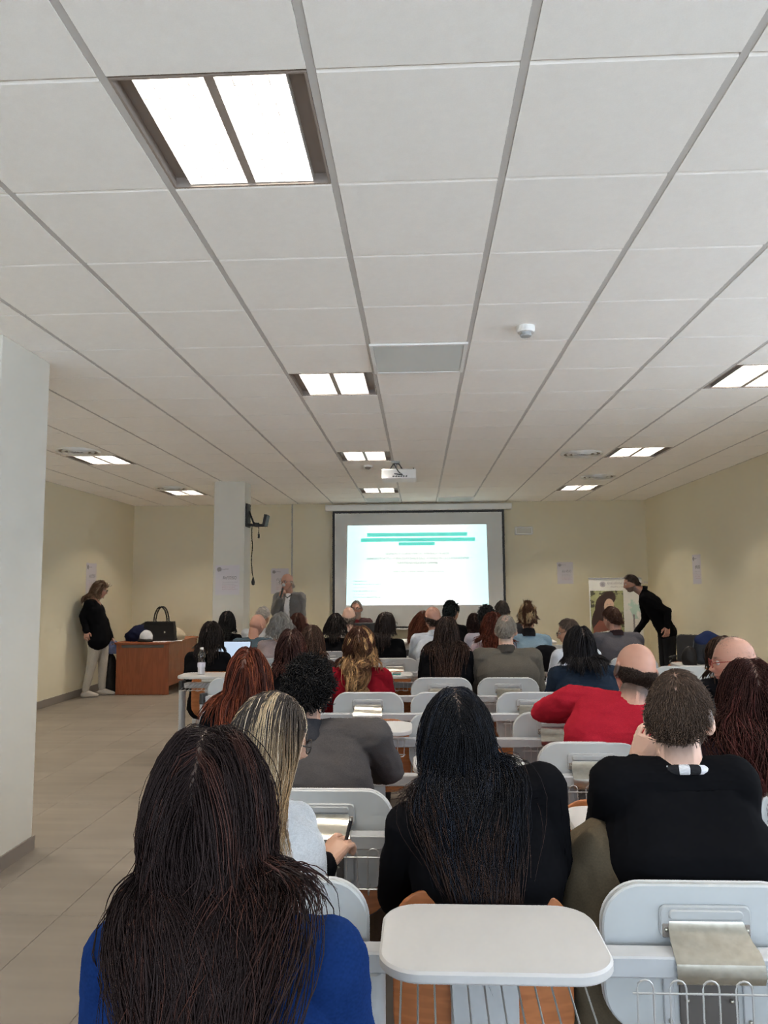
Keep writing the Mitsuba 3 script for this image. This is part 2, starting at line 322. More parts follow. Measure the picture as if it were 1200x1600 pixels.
put('tip', tf(lathe([(0, -0.02), (0.04, -0.02), (0.03, -0.04), (0, -0.042)], 24), t=(-0.60, 8.9, ZT)), M_BASE, k, 40)
# projector
k = thing('projector', 'white projector hanging from the ceiling before the screen', 'projector')
px, py = -0.22, 8.65
put('body', cbx(px - 0.20, px + 0.20, py - 0.13, py + 0.16, 2.80, 2.92, 0.012), M_WHITE, k)
put('pole', cat([tube([(px - 0.04, py, 2.92), (px - 0.04, py, ZT)], 0.018, 10), bx(px - 0.09, px + 0.01, py - 0.05, py + 0.05, ZT - 0.008, ZT)]), M_STEEL, k, 40)
put('mount_arm', cat([tube([(px - 0.10, py - 0.06, 2.925), (px - 0.06, py - 0.05, 2.99), (px + 0.0, py - 0.05, 2.99), (px + 0.04, py - 0.06, 2.925)], 0.007, 6), bx(px - 0.05, px + 0.18, py - 0.012, py + 0.012, 2.922, 2.934), bx(px + 0.16, px + 0.18, py - 0.012, py + 0.012, 2.92, 2.945)]), M_CAP, k, 40)
put('cable', tube([(px - 0.06, py - 0.05, 2.99), (px - 0.03, py - 0.12, 2.93), (px - 0.0, py - 0.145, 2.88), (px + 0.05, py - 0.14, 2.845), (px - 0.05, py - 0.14, 2.86)], 0.006, 6), M_CAP, k, 40)
for q in range(6): put('socket', bx(px - 0.07 + q * 0.03, px - 0.05 + q * 0.03, py - 0.1325, py - 0.1295, 2.825, 2.838), M_CAP, k)
put('lens', tf(lathe([(0, 0), (0.035, 0), (0.035, 0.03), (0, 0.03)], 20), Rx(-90), (px + 0.08, py + 0.15, 2.86)), M_CAP, k, 40)

# projection screen
SY = 12.86
k = thing('projection_screen', 'pull-down projection screen with black border and bright slide', 'screen')
put('case', cbx(-1.61, 1.60, SY - 0.05, SY + 0.06, 2.875, 2.985, 0.01), M_WHITE, k)
put('border', cat([bx(-1.485, 1.465, SY - 0.002, SY + 0.002, 0.86, 2.875)]), M_BLACK, k)
put('fabric', bx(-1.445, 1.425, SY - 0.0045, SY - 0.0025, 0.90, 2.835), M_SCREEN, k)
put('bottom_bar', tube([(-1.5, SY, 0.855), (1.48, SY, 0.855)], 0.016, 8), M_WHITE, k, 40)
def f_slide(p, n, uv):
    e = smoothstep(0.12, 0.52, dr.abs(uv.x - 0.5))
    return mix((1.10, 1.12, 1.10), (0.60, 1.02, 1.04), e)
v = np.array([(-1.248, SY - 0.006, 1.258), (1.176, SY - 0.006, 1.255), (1.161, SY - 0.006, 2.624), (-1.223, SY - 0.006, 2.627)])
put('slide', tm(v, [(0, 1, 2), (0, 2, 3)]), mat('slide', (0.5, 0.5, 0.5), 0.9), k, uv=np.array([(0, 0), (1, 0), (1, 1), (0, 1)]), emitter={'type': 'area', 'radiance': proc(f_slide)})
M_GREYTXT = mat('greytext', (0.40, 0.47, 0.44), 0.9)
c0 = -0.035
def line(s, x0, x1, y, h, kind):
    "a line of the slide; x and y as fractions of the slide measured in the photograph"
    X = lambda f: -1.236 + f * 2.405
    Z = 2.626 - y * 1.37
    w = X(x1) - X(x0)
    if kind == 'hl': TX['bar'].append(bx(X(x0) - 0.01, X(x1) + 0.01, SY - 0.0072, SY - 0.0068, Z - h * 0.35, Z + h * 1.25))
    t = meshkit.text_mesh(s, h, 0.0006, kind != 's'); b = t.bounds
    t.vertices[:, 0] = (t.vertices[:, 0] - b[0][0]) * w / (b[1][0] - b[0][0]) + X(x0)
    TX[kind].append(tf(t, Rx(90), (0, SY - 0.0080, Z)))
TX = {'bar': [], 'hl': [], 'g': [], 's': []}
line('“CCNL Istruzione e Ricerca Sezione università: siglato il 18.01.2024', 0.15, 0.855, 0.135, 0.040, 'hl')
line('Disamina degli istituti normativi fondamentali per lo sviluppo di carriera e per la', 0.105, 0.91, 0.200, 0.040, 'hl')
line('progressione economica”', 0.375, 0.625, 0.250, 0.036, 'hl')
line('GIORNATA DI FORMAZIONE DEL PERSONALE TECNICO', 0.275, 0.73, 0.372, 0.030, 'g')
line('AMMINISTRATIVO E BIBLIOTECARIO DELL’ATENEO IN COLLABORAZIONE', 0.14, 0.87, 0.432, 0.032, 'g')
line('DIREZIONE RISORSE UMANE', 0.355, 0.65, 0.488, 0.032, 'g')
line('Aula magna, primo piano - ore 9.30', 0.36, 0.645, 0.545, 0.028, 's')
line('Coordina i lavori il Direttore Generale, con diretta streaming', 0.32, 0.69, 0.590, 0.026, 'g')
line('Intervengono:', 0.045, 0.145, 0.705, 0.020, 'g')
line('Introduzione ai lavori e saluti', 0.045, 0.245, 0.745, 0.020, 'g')
line('Il nuovo contratto: contenuti e novità per il personale', 0.045, 0.39, 0.785, 0.020, 's')
line('Relazioni sindacali e lavoro', 0.045, 0.225, 0.828, 0.020, 'g')
line('Ordinamento professionale e progressioni tra le aree', 0.045, 0.43, 0.868, 0.020, 's')
line('Conclusioni e dibattito finale', 0.045, 0.24, 0.905, 0.020, 'g')

for q, nm, em_ in (('bar', 'highlight_bars', (0.03, 0.75, 0.62)), ('hl', 'slide_title', (0.0, 0.33, 0.27)), ('g', 'slide_text', (0.10, 0.22, 0.17)), ('s', 'slide_small_text', (0.30, 0.46, 0.40))):
    put(nm, cat(TX[q]), M_GREYTXT, k, kind='stuff', emitter={'type': 'area', 'radiance': rgb(em_)})

# ---------------------------------------------------------------- notices, banner, bracket, cables
def notice(label, origin, ux, uy, w, h):
    "a sheet of paper with logo, heading and text, flat against what carries it"
    k = thing('notice', label, 'poster', 'white notices taped up in the room')
    ux, uz = np.array(ux, float), np.array([0, 0, 1.0]); nrm = np.array(uy, float)
    R = np.c_[ux, uz, nrm]
    o = np.array(origin, float)
    def flat(x0, x1, z0, z1, m, d, name):
        put(name, tf(bx(x0, x1, z0, z1, 0, 0.0006), R, o + nrm * d), m, k)
    flat(0, w, 0, h, M_PAPER, 0.001, 'sheet')
    put('logo', tf(trimesh.creation.cylinder(0.032 * w / 0.33, 0.0005, sections=20), R, o + ux * 0.16 * w + uz * 0.86 * h + nrm * 0.002), M_INK, k)
    flat(0.26 * w, 0.55 * w, 0.85 * h, 0.88 * h, M_INKLIGHT, 0.0018, 'logo_line')
    t = meshkit.text_mesh('AVVISO', 0.11 * h, 0.0005, True); b = t.bounds
    t.vertices[:, 0] *= 0.58 * w / (b[1][0] - b[0][0])
    put('heading', tf(t, R, o + ux * 0.30 * w + uz * 0.52 * h + nrm * 0.0018), M_INK, k)
    for q in range(5): flat(0.28 * w, (0.92 - 0.1 * (q % 2)) * w, (0.42 - 0.06 * q) * h, (0.435 - 0.06 * q) * h, M_INKRED if q > 1 else M_INKLIGHT, 0.0018, 'text_line')
notice('notice sheet taped to the pillar behind the desk', (-2.755, 10.068, 1.475), (1, 0, 0), (0, -1, 0), 0.33, 0.40)
notice('notice sheet on the front wall behind the man with the microphone', (-2.57, YF, 1.46), (1, 0, 0), (0, -1, 0), 0.31, 0.44)
notice('notice sheet on the front wall right of the screen', (2.36, YF, 1.60), (1, 0, 0), (0, -1, 0), 0.27, 0.37)
notice('notice sheet on the left wall above the standing woman', (XL, 11.13, 1.50), (0, 1, 0), (1, 0, 0), 0.36, 0.46)
notice('notice sheet on the right wall', (XR, 10.86, 1.58), (0, -1, 0), (-1, 0, 0), 0.32, 0.41)
k = thing('wall_thermostat', 'small cream box on the front wall right of the screen', 'thermostat')
put('box', cbx(1.65, 1.96, YF - 0.05, YF, 2.44, 2.585, 0.012), M_WHITE, k); put('face', cbx(1.68, 1.93, YF - 0.056, YF - 0.05, 2.47, 2.555, 0.002), M_PILLAR, k)
k = thing('wall_conduit', 'thin grey vertical cable duct on the front wall left of the screen', 'cable duct')
put('duct', cbx(-2.215, -2.195, YF - 0.02, YF, 0.1, CEIL - 0.01, 0.003), M_HOUSING, k); put('foot_box', cbx(-2.23, -2.18, YF - 0.03, YF, 0.1, 0.2, 0.004), M_HOUSING, k)
k = thing('tv_bracket', 'empty black television bracket on the pillar', 'bracket')
bxx, by = -2.363, 10.20
put('plate', cbx(bxx, bxx + 0.03, by - 0.10, by + 0.10, 2.40, 2.72, 0.004), M_BLACK, k)
put('arm', cat([tube([(bxx + 0.03, by, 2.43), (bxx + 0.26, by, 2.42)], 0.020, 8), cbx(bxx + 0.11, bxx + 0.17, by - 0.03, by + 0.03, 2.40, 2.46, 0.005), tube([(bxx + 0.03, by, 2.62), (bxx + 0.10, by, 2.44)], 0.014, 6)]), M_BLACK, k, 40)
put('head', tf(cbx(-0.02, 0.02, -0.10, 0.10, -0.01, 0.15, 0.004), Ry(12), (bxx + 0.25, by, 2.42)), M_BLACK, k)
c = [(bxx + 0.08, by - 0.02, 2.42 - 0.02 * q + 0) for q in range(0, 36, 3)]
put('long_cable', tube([(x - 0.006 * math.sin(q), y, z) for q, (x, y, z) in enumerate(c)], 0.007, 6), M_BLACK, k, 40)
put('plug', cat([tf(lathe([(0, 0), (0.018, 0.01), (0.024, 0.05), (0.012, 0.09), (0.006, 0.12), (0, 0.12)], 12), t=(bxx + 0.10, by - 0.02, 1.60)), tube([(bxx + 0.10, by - 0.02, 1.70), (bxx + 0.085, by - 0.02, 1.79)], 0.005, 6)]), M_BLACK, k, 40)
put('short_cable', cat([tube([(bxx + 0.17, by - 0.02, 2.41), (bxx + 0.172, by - 0.02, 2.28)], 0.006, 6), tf(lathe([(0, 0), (0.014, 0.01), (0.014, 0.06), (0, 0.07)], 10), t=(bxx + 0.172, by - 0.02, 2.24))]), M_BLACK, k, 40)

# roll-up banner
k = thing('rollup_banner', 'roll-up banner with a photo of a dark-haired woman, near the right corner', 'banner')
BY = 11.9
bx0, bx1, bz1 = 2.645, 3.46, 1.675
M_BANW = mat('bannerwhite', (0.80, 0.79, 0.74), 0.6)
put('sheet', bx(bx0, bx1, BY - 0.001, BY + 0.001, 0.08, bz1), M_BANW, k)
put('base', cbx(bx0 - 0.02, bx1 + 0.02, BY - 0.09, BY + 0.09, 0.0, 0.08, 0.015), M_STEEL, k)
put('top_rail', cbx(bx0, bx1, BY - 0.012, BY + 0.012, bz1 - 0.01, bz1 + 0.012, 0.004), M_STEEL, k)
def bflat(name, poly, m, d):
    s = trimesh.creation.extrude_polygon(poly, 0.0005, engine='earcut'); put(name, tf(s, Rx(90), (0, BY - 0.001 - d, 0)), m, k)
from shapely.geometry import Polygon
from shapely import affinity
def ell(cx, cz, a, b, rot=0): return affinity.translate(affinity.rotate(affinity.scale(Point(0, 0).buffer(1, 24), a, b), rot), cx, cz)
def f_leaf(p, n, uv):
    w = fbm(p.x * 9, p.z * 9, 4.0, octaves=4); d = smoothstep(0.52, 0.62, fbm(p.x * 16, p.z * 16, 8.0))
    return mix(mix((0.20, 0.19, 0.07), (0.42, 0.44, 0.24), w), (0.06, 0.055, 0.03), d)
bflat('photo_background', sbox(2.665, 0.55, 3.17, 1.485), mat('leafprint', proc(f_leaf), 0.6), 0.0005)
hairp = ell(2.86, 1.20, 0.13, 0.22).union(ell(2.80, 1.04, 0.12, 0.22, -10)).union(ell(2.95, 1.38, 0.10, 0.10))
bflat('printed_hair', hairp, mat('printhair', (0.035, 0.016, 0.012), 0.6), 0.001)
bflat('printed_face', ell(2.945, 1.25, 0.075, 0.115, -8), mat('printskin', (0.62, 0.42, 0.30), 0.6), 0.0015)
bflat('printed_shirt', Polygon([(2.68, 0.55), (2.70, 0.92), (2.79, 1.03), (2.92, 1.0), (2.98, 0.9), (2.98, 0.55)]), mat('printshirt', (0.22, 0.075, 0.05), 0.6), 0.0012)
bflat('printed_paper', Polygon([(2.74, 0.55), (2.74, 0.84), (2.98, 0.88), (2.98, 0.55)]), M_BANW, 0.0018)
for q in range(3): bflat('printed_smile', ell(2.95, 1.20, 0.022 - 0.004 * q, 0.006), mat('printlip%d' % q, (0.45, 0.14, 0.12), 0.6), 0.0020) if q == 0 else bflat('printed_eye', ell(2.925 + 0.045 * (q - 1), 1.275, 0.012, 0.006), M_INK, 0.0020)
bflat('crest', Point(2.86, 1.585).buffer(0.045), M_INKLIGHT, 0.0005); bflat('crest', Point(2.86, 1.585).buffer(0.022), M_INK, 0.0009)
t = meshkit.text_mesh('UNIVERSITÀ DEGLI STUDI', 0.035, 0.0005, True); put('lettering', tf(t, Rx(90), (2.93, BY - 0.0018, 1.585)), M_INKLIGHT, k)
t = meshkit.text_mesh('Ateneo e territorio', 0.026, 0.0005); put('lettering', tf(t, Rx(90), (2.98, BY - 0.0018, 1.535)), M_INKLIGHT, k)
def f_cyan(p, n, uv): return mix((0.80, 0.79, 0.74), (0.50, 0.66, 0.58), smoothstep(0.45, 0.62, fbm(p.x * 12, p.z * 9, 2.0)))
bflat('side_print', sbox(3.19, 1.05, 3.44, 1.35), mat('cyanprint', proc(f_cyan), 0.6), 0.0005)
bflat('side_stripe', sbox(3.31, 0.6, 3.335, 1.12), M_INK, 0.0006)

# ---------------------------------------------------------------- desk and what lies on it
k = thing('lecturer_desk', 'reddish brown wooden desk beside the standing woman', 'desk')
dx0, dx1, dy0, dy1, dz = -4.53, -3.73, 11.15, 12.55, 0.74
put('end_panel', cbx(dx0, dx1, dy0, dy0 + 0.025, 0.0, dz, 0.003), M_DESKWOOD, k)
put('front_panel', cbx(dx1 - 0.03, dx1 - 0.005, dy0 + 0.025, dy1 - 0.025, 0.12, dz, 0.003), M_DESKWOOD, k)
put('end_panel', cbx(dx0, dx1, dy1 - 0.025, dy1, 0.0, dz, 0.003), M_DESKWOOD, k)
put('desktop', cbx(dx0 - 0.02, dx1 + 0.02, dy0 - 0.03, dy1 + 0.02, dz, dz + 0.03, 0.004), M_DESKWOOD, k)
put('edge_strip', cbx(dx0 + 0.08, dx1 - 0.08, dy0 - 0.008, dy0 - 0.001, dz - 0.05, dz - 0.01, 0.002), M_DARKPLATE, k)
zt = dz + 0.03
k = thing('handbag', 'black leather handbag with two upright handles standing on the desk', 'handbag')
hx, hy = -3.97, 11.42
pts = np.array([(sx_ * w_, sy_ * d_, z_) for z_, w_, d_ in ((0, 0.24, 0.075), (0.02, 0.25, 0.08), (0.26, 0.225, 0.05), (0.29, 0.22, 0.035)) for sx_ in (-1, 1) for sy_ in (-1, 1)])
put('bag_body', tf(frm(m3.Manifold.hull_points(pts)), t=(hx, hy, zt)), M_LEATHER, k)
put('flap', tf(cbx(-0.222, 0.222, -0.055, 0.055, 0.255, 0.295, 0.006), t=(hx, hy, zt)), M_LEATHER, k)
for s in (-1, 1):
    a = np.linspace(0, np.pi, 16); put('handle', tube(np.c_[hx + 0.02 + 0.105 * np.cos(a) * (1 - 0.1 * np.sin(a)), np.full(16, hy + s * 0.045), zt + 0.25 + 0.27 * np.sin(a) ** 0.8], 0.010, 8), M_LEATHER, k, 40)
put('clasp', cbx(hx + 0.09, hx + 0.11, hy - 0.082, hy - 0.070, zt + 0.12, zt + 0.15, 0.002), M_GALV, k)
def lump(c, r, amp, seed, n=3, flat=True, fr=7.0):
    m = trimesh.creation.icosphere(subdivisions=n + 1)
    v = m.vertices * r; d = meshkit.fbm(v * fr + seed * 3.1, 3, seed) - 0.5
    v = v + m.vertices * d[:, None] * amp
    if flat: v[:, 2] = np.maximum(v[:, 2], -r[2] * 0.45); v[:, 2] += r[2] * 0.45
    m.vertices = v + np.asarray(c); return m
r3 = lambda *a: np.array(a, float)
k = thing('folded_coat', 'dark navy coat heaped on the desk left of the handbag', 'coat'); put('heap', lump((-4.30, 11.55, zt), r3(0.24, 0.25, 0.17), 0.12, 3), cloth('navycoat', (0.010, 0.012, 0.030)), k, True); put('lining', lump((-4.20, 11.62, zt + 0.10), r3(0.20, 0.18, 0.12), 0.08, 9), M_LEATHER, k, True)
put('white_cap', lump((-4.13, 11.28, zt), r3(0.10, 0.09, 0.12), 0.03, 5), cloth('whitecap', (0.72, 0.74, 0.78)), smooth=True, label='white rounded cap on the desk in front of the handbag', cat='cap')
put('gloves', lump((-4.12, 11.22, zt), r3(0.12, 0.05, 0.035), 0.03, 6), M_LEATHER, smooth=True, label='dark crumpled gloves below the white cap on the desk', cat='gloves')
put('cream_scarf', lump((-3.70 - 0.09, 11.62, zt), r3(0.14, 0.16, 0.13), 0.05, 8), cloth('creamscarf', (0.62, 0.52, 0.38)), smooth=True, label='cream bundle of cloth behind the handbag on the desk', cat='scarf')
for q in range(3):
    put('paper_sheet', tf(bx(-0.15, 0.15, -0.105, 0.105, 0, 0.0012), Rz(12 * q - 8), (-3.93 + 0.08 * q, 11.27 + 0.06 * q, zt + 0.0014 * q)), M_PAPER, label=('lowest of the loose paper sheets on the desk before the handbag', 'middle loose paper sheet on the desk before the handbag', 'topmost loose paper sheet on the desk before the handbag')[q], cat='paper', group='paper sheets on the desk')
k = thing('side_bag', 'dark bag with blue cloth beside the desk end, below the woman’s hand', 'bag')
put('bag_body', lump((-4.66, 11.28, 0.0), r3(0.09, 0.13, 0.42), 0.04, 12), M_LEATHER, k, True); put('blue_cloth', lump((-4.62, 11.24, 0.60), r3(0.11, 0.11, 0.14), 0.05, 14), cloth('bluegrey', (0.11, 0.13, 0.23)), k, True)
k = thing('wall_socket', 'small dark plug in a socket low on the left wall', 'socket')
put('plate', cbx(XL, XL + 0.012, 12.0, 12.12, 0.50, 0.58, 0.003), M_WHITE, k); put('plug', cbx(XL + 0.012, XL + 0.05, 12.03, 12.09, 0.52, 0.57, 0.006), M_CAP, k)

# front table with a bottle and a screen
k = thing('panel_table', 'long white table in front of the screen', 'table')
put('tabletop', cbx(-1.40, 1.9, 10.62, 11.25, 0.77, 0.80, 0.005), M_WHITE, k); put('modesty_panel', cbx(-1.36, 1.85, 10.72, 10.74, 0.25, 0.77, 0.003), M_WHITE, k)
for x in (-1.32, 0.25, 1.75): put('leg', cat([cbx(x, x + 0.05, 10.9, 10.96, 0, 0.77, 0.004), cbx(x, x + 0.05, 10.68, 11.2, 0, 0.04, 0.004)]), M_STEEL, k)
k = thing('monitor', 'dark back of a small screen on the white front table', 'monitor')
put('panel', cbx(-0.93, -0.63, 10.80, 10.83, 0.84, 1.06, 0.006), M_CAP, k); put('stand', cat([cbx(-0.86, -0.70, 10.78, 10.94, 0.80, 0.812, 0.003), cbx(-0.80, -0.76, 10.83, 10.85, 0.81, 0.92, 0.003)]), M_CAP, k)

def bottle(label, x, y, z, s=1.0):
    k = thing('water_bottle', label, 'bottle')
    pr = [(0.0, 0.0), (0.030, 0.0), (0.033, 0.006), (0.033, 0.05), (0.031, 0.055), (0.033, 0.06), (0.033, 0.10), (0.024, 0.115), (0.024, 0.122), (0.034, 0.145), (0.033, 0.165), (0.016, 0.195), (0.013, 0.200), (0.013, 0.212), (0, 0.212)]
    put('bottle_body', tf(lathe(np.array(pr) * s, 28), t=(x, y, z)), M_PET, k, 35)
    put('water', tf(lathe(np.array([(0, 0.003), (0.0295, 0.004), (0.0295, 0.085), (0, 0.085)]) * s, 24), t=(x, y, z)), mat('waterlook', (0.60, 0.60, 0.66), 0.15), k, 35)
    put('wrapper', tf(lathe(np.array([(0.0335, 0.062), (0.034, 0.062), (0.034, 0.098), (0.0335, 0.098), (0.0335, 0.062)]) * s, 24), t=(x, y, z)), mat('wrapperlook', (0.62, 0.60, 0.70), 0.4), k, 35)
    put('bottle_cap', tf(lathe(np.array([(0, 0.212), (0.0155, 0.212), (0.0155, 0.228), (0, 0.229)]) * s, 20), t=(x, y, z)), M_WHITE, k, 35)
bottle('clear water bottle on the white front table beside the small screen', -0.60, 10.72, 0.80, 1.0)

# ================================================================ BENCH SEATS
ROWY = lambda n: 1.872 + 0.801 * n
def seat_dicts():
    D = {}
    # wooden backrest, bent
    b = slab(0.44, 0.40, 0.012, 0.10, 0.003, 8)
    b = tf(b, Rx(90), (0, 0.052, 0.625))
    b = frm(tom(b).refine_to_length(0.03)); b.vertices[:, 1] += 0.7 * b.vertices[:, 0] ** 2 + 0.25 * (b.vertices[:, 2] - 0.62) ** 2
    D['backrest'] = ply(b, M_SEATWOOD, smooth=35)
    s = slab(0.42, 0.40, 0.014, 0.08, 0.003, 8); s = frm(tom(s).refine_to_length(0.04)); s.vertices[:, 2] += 0.3 * s.vertices[:, 0] ** 2 - 0.1 * s.vertices[:, 1] ** 2
    D['seat_pan'] = ply(tf(s, None, (0, 0.29, 0.435)), M_SEATWOOD, smooth=35)
    D['bracket'] = ply(cat([cbx(-0.08, 0.08, 0.018, 0.036, 0.40, 0.74, 0.003), cbx(-0.03, 0.03, 0.03, 0.30, 0.405, 0.432, 0.003)]), M_STEEL)
    # folded tablet
    t = slab(0.47, 0.33, 0.020, 0.095, 0.004, 10)
    D['tablet_up'] = ply(tf(t, Rx(90), (0, 0.014, 0.705)), M_TABREV, smooth=40)
    rim = slab(0.474, 0.334, 0.008, 0.097, 0.003, 10)
    D['tablet_rim'] = ply(tf(rim, Rx(90), (0, 0.022, 0.705)), M_TABLET, smooth=40)
    hz = slab(0.21, 0.075, 0.010, 0.016, 0.004, 6)
    arch = slab(0.17, 0.022, 0.007, 0.010, 0.003, 6)
    D['hinge_housing'] = ply(cat([tf(hz, Rx(90), (0, -0.0055, 0.790)), tf(arch, Rx(90), (0, -0.0145, 0.808))]), M_HOUSING, smooth=40)
    # galvanised hinge sheet
    prof = [(-0.018, 0.794), (-0.023, 0.780), (-0.048, 0.762), (-0.080, 0.751), (-0.098, 0.736), (-0.102, 0.713), (-0.095, 0.694)]
    V, F = [], []
    for q, (y, z) in enumerate(prof):
        w = 0.084 + 0.012 * min(1, q / 3)
        for dd in (0, 0.003): V += [(-w, y + dd, z - dd), (w, y + dd, z - dd)]
    for q in range(len(prof) - 1):
        a, c = q * 4, q * 4 + 4
        F += [(a, a + 1, c + 1), (a, c + 1, c), (a + 2, c + 3, a + 3), (a + 2, c + 2, c + 3), (a, c, c + 2), (a, c + 2, a + 2), (a + 1, a + 3, c + 3), (a + 1, c + 3, c + 1)]
    D['hinge'] = ply(tm(V, F), M_GALV, smooth=40)
    scr = [tf(trimesh.creation.icosphere(subdivisions=1, radius=0.005), None, p) for p in ((-0.092, -0.018, 0.775), (-0.072, -0.022, 0.768), (0.072, -0.022, 0.768), (0.092, -0.018, 0.775), (-0.05, -0.018, 0.66), (0.05, -0.018, 0.66), (-0.05, -0.018, 0.62), (0.05, -0.018, 0.62), (-0.09, -0.018, 0.685), (-0.09, -0.018, 0.575), (0.09, -0.018, 0.685), (0.09, -0.018, 0.575))]
    D['screws'] = ply(cat(scr), M_GALV, smooth=True)
    D['back_plate'] = ply(cat([cbx(-0.066, 0.066, -0.014, -0.007, 0.565, 0.70, 0.002)]), M_DARKPLATE)
    D['side_rail'] = ply(cbx(-0.012, 0.012, -0.014, -0.007, 0.565, 0.70, 0.002), M_STEEL)
    D['recess'] = ply(cbx(-0.10, 0.10, -0.018, -0.012, 0.757, 0.787, 0.002), M_BASE)
    # lowered tablet
    t = slab(0.47, 0.32, 0.024, 0.085, 0.005, 10)
    D['tablet_down'] = ply(tf(t, None, (0, -0.185, 0.806)), M_TABLET, smooth=40)
    D['arm_down'] = ply(cat([cbx(-0.07, 0.07, -0.09, 0.0, 0.745, 0.760, 0.003), cbx(-0.065, 0.065, -0.16, -0.03, 0.760, 0.806, 0.004)]), M_GALV)
    # wire baskets
    def wires(up):
        ms, n, sp = [], 12, 0.035
        xs = (np.arange(n) - (n - 1) / 2) * sp
        for q in range(0, n, 2):
            a, c = xs[q], xs[q + 1]; r = (c - a) / 2
            ang = np.linspace(np.pi, 0, 7)
            if up:
                lp = [((a + c) / 2 + r * math.cos(g), -0.128, 0.700 + r * math.sin(g)) for g in ang]
                path = [(a, -0.02, 0.565), (a, -0.11, 0.565), (a, -0.128, 0.585)] + lp + [(c, -0.128, 0.585), (c, -0.11, 0.565), (c, -0.02, 0.565)]
            else:
                lp = [((a + c) / 2 + r * math.cos(g), -0.355 - r * math.sin(g), 0.712) for g in ang]
                path = [(a, -0.10, 0.748)] + lp + [(c, -0.10, 0.748)]
            ms.append(tube(path, 0.0022, 5))
        cr = [(-0.128, 0.690), (-0.128, 0.590), (-0.06, 0.565)] if up else [(-0.335, 0.7145), (-0.11, 0.746)]
        for y, z in cr: ms.append(tube([(xs[0] - 0.01, y, z), (xs[-1] + 0.01, y, z)], 0.0024, 5))
        return cat(ms)
    D['basket_up'] = ply(wires(True), M_WIRE, smooth=40)
    D['basket_down'] = ply(wires(False), M_WIRE, smooth=40)
    return D
SD = seat_dicts()
def seat(x, n, up, label):
    y = ROWY(n)
    k = thing('lecture_seat', label, 'chair', 'bench seats with writing tablets')
    P = lambda name, d: put(name, at(SD[d], x, y), None, k)
    P('backrest', 'backrest'); P('seat_pan', 'seat_pan'); P('bracket', 'bracket')
    if up:
        t = P('tablet', 'tablet_up'); put('rim', at(SD['tablet_rim'], x, y), None, t)
        put('housing', at(SD['hinge_housing'], x, y), None, t)
        P('back_plate', 'back_plate'); put('side_rail', at(SD['side_rail'], x - 0.09, y), None, k); put('side_rail', at(SD['side_rail'], x + 0.09, y), None, k); P('recess', 'recess'); P('hinge', 'hinge'); put('screws', at(SD['screws'], x, y), None, k, kind='stuff'); P('wire_basket', 'basket_up')
    else:
        t = P('tablet', 'tablet_down'); P('tablet_arm', 'arm_down'); P('wire_basket', 'basket_down')
    return k
def rail(n, x0, x1, legs, label, ends=()):
    y = ROWY(n)
    k = thing('bench_rail', label, 'bench rail', 'steel rails that carry the bench seats')
    put('beam', cbx(x0, x1, y - 0.085, y - 0.025, 0.698, 0.744, 0.004), M_STEEL, k)
    for x in legs:
        l = put('leg', cat([tf(frm(m3.Manifold.cylinder(0.64, 0.045, 0.045, 20).scale([0.62, 1, 1])), None, (x, y - 0.055, 0.06)), cbx(x - 0.03, x + 0.03, y - 0.27, y + 0.27, 0.0, 0.06, 0.012), cbx(x - 0.034, x + 0.02, y - 0.30, y - 0.27, 0.0, 0.07, 0.01)]), M_STEEL, k, 40)
        if x in ends: put('cap', tf(frm(m3.Manifold.cylinder(0.075, 0.048, 0.044, 20).scale([0.66, 1, 1])), None, (x, y - 0.055, 0.685)), M_CAP, l, 40)
def sx_at(px, n, z=0.87, py=None):
    return float(W(px, py or 1000, ROWY(n))[0])
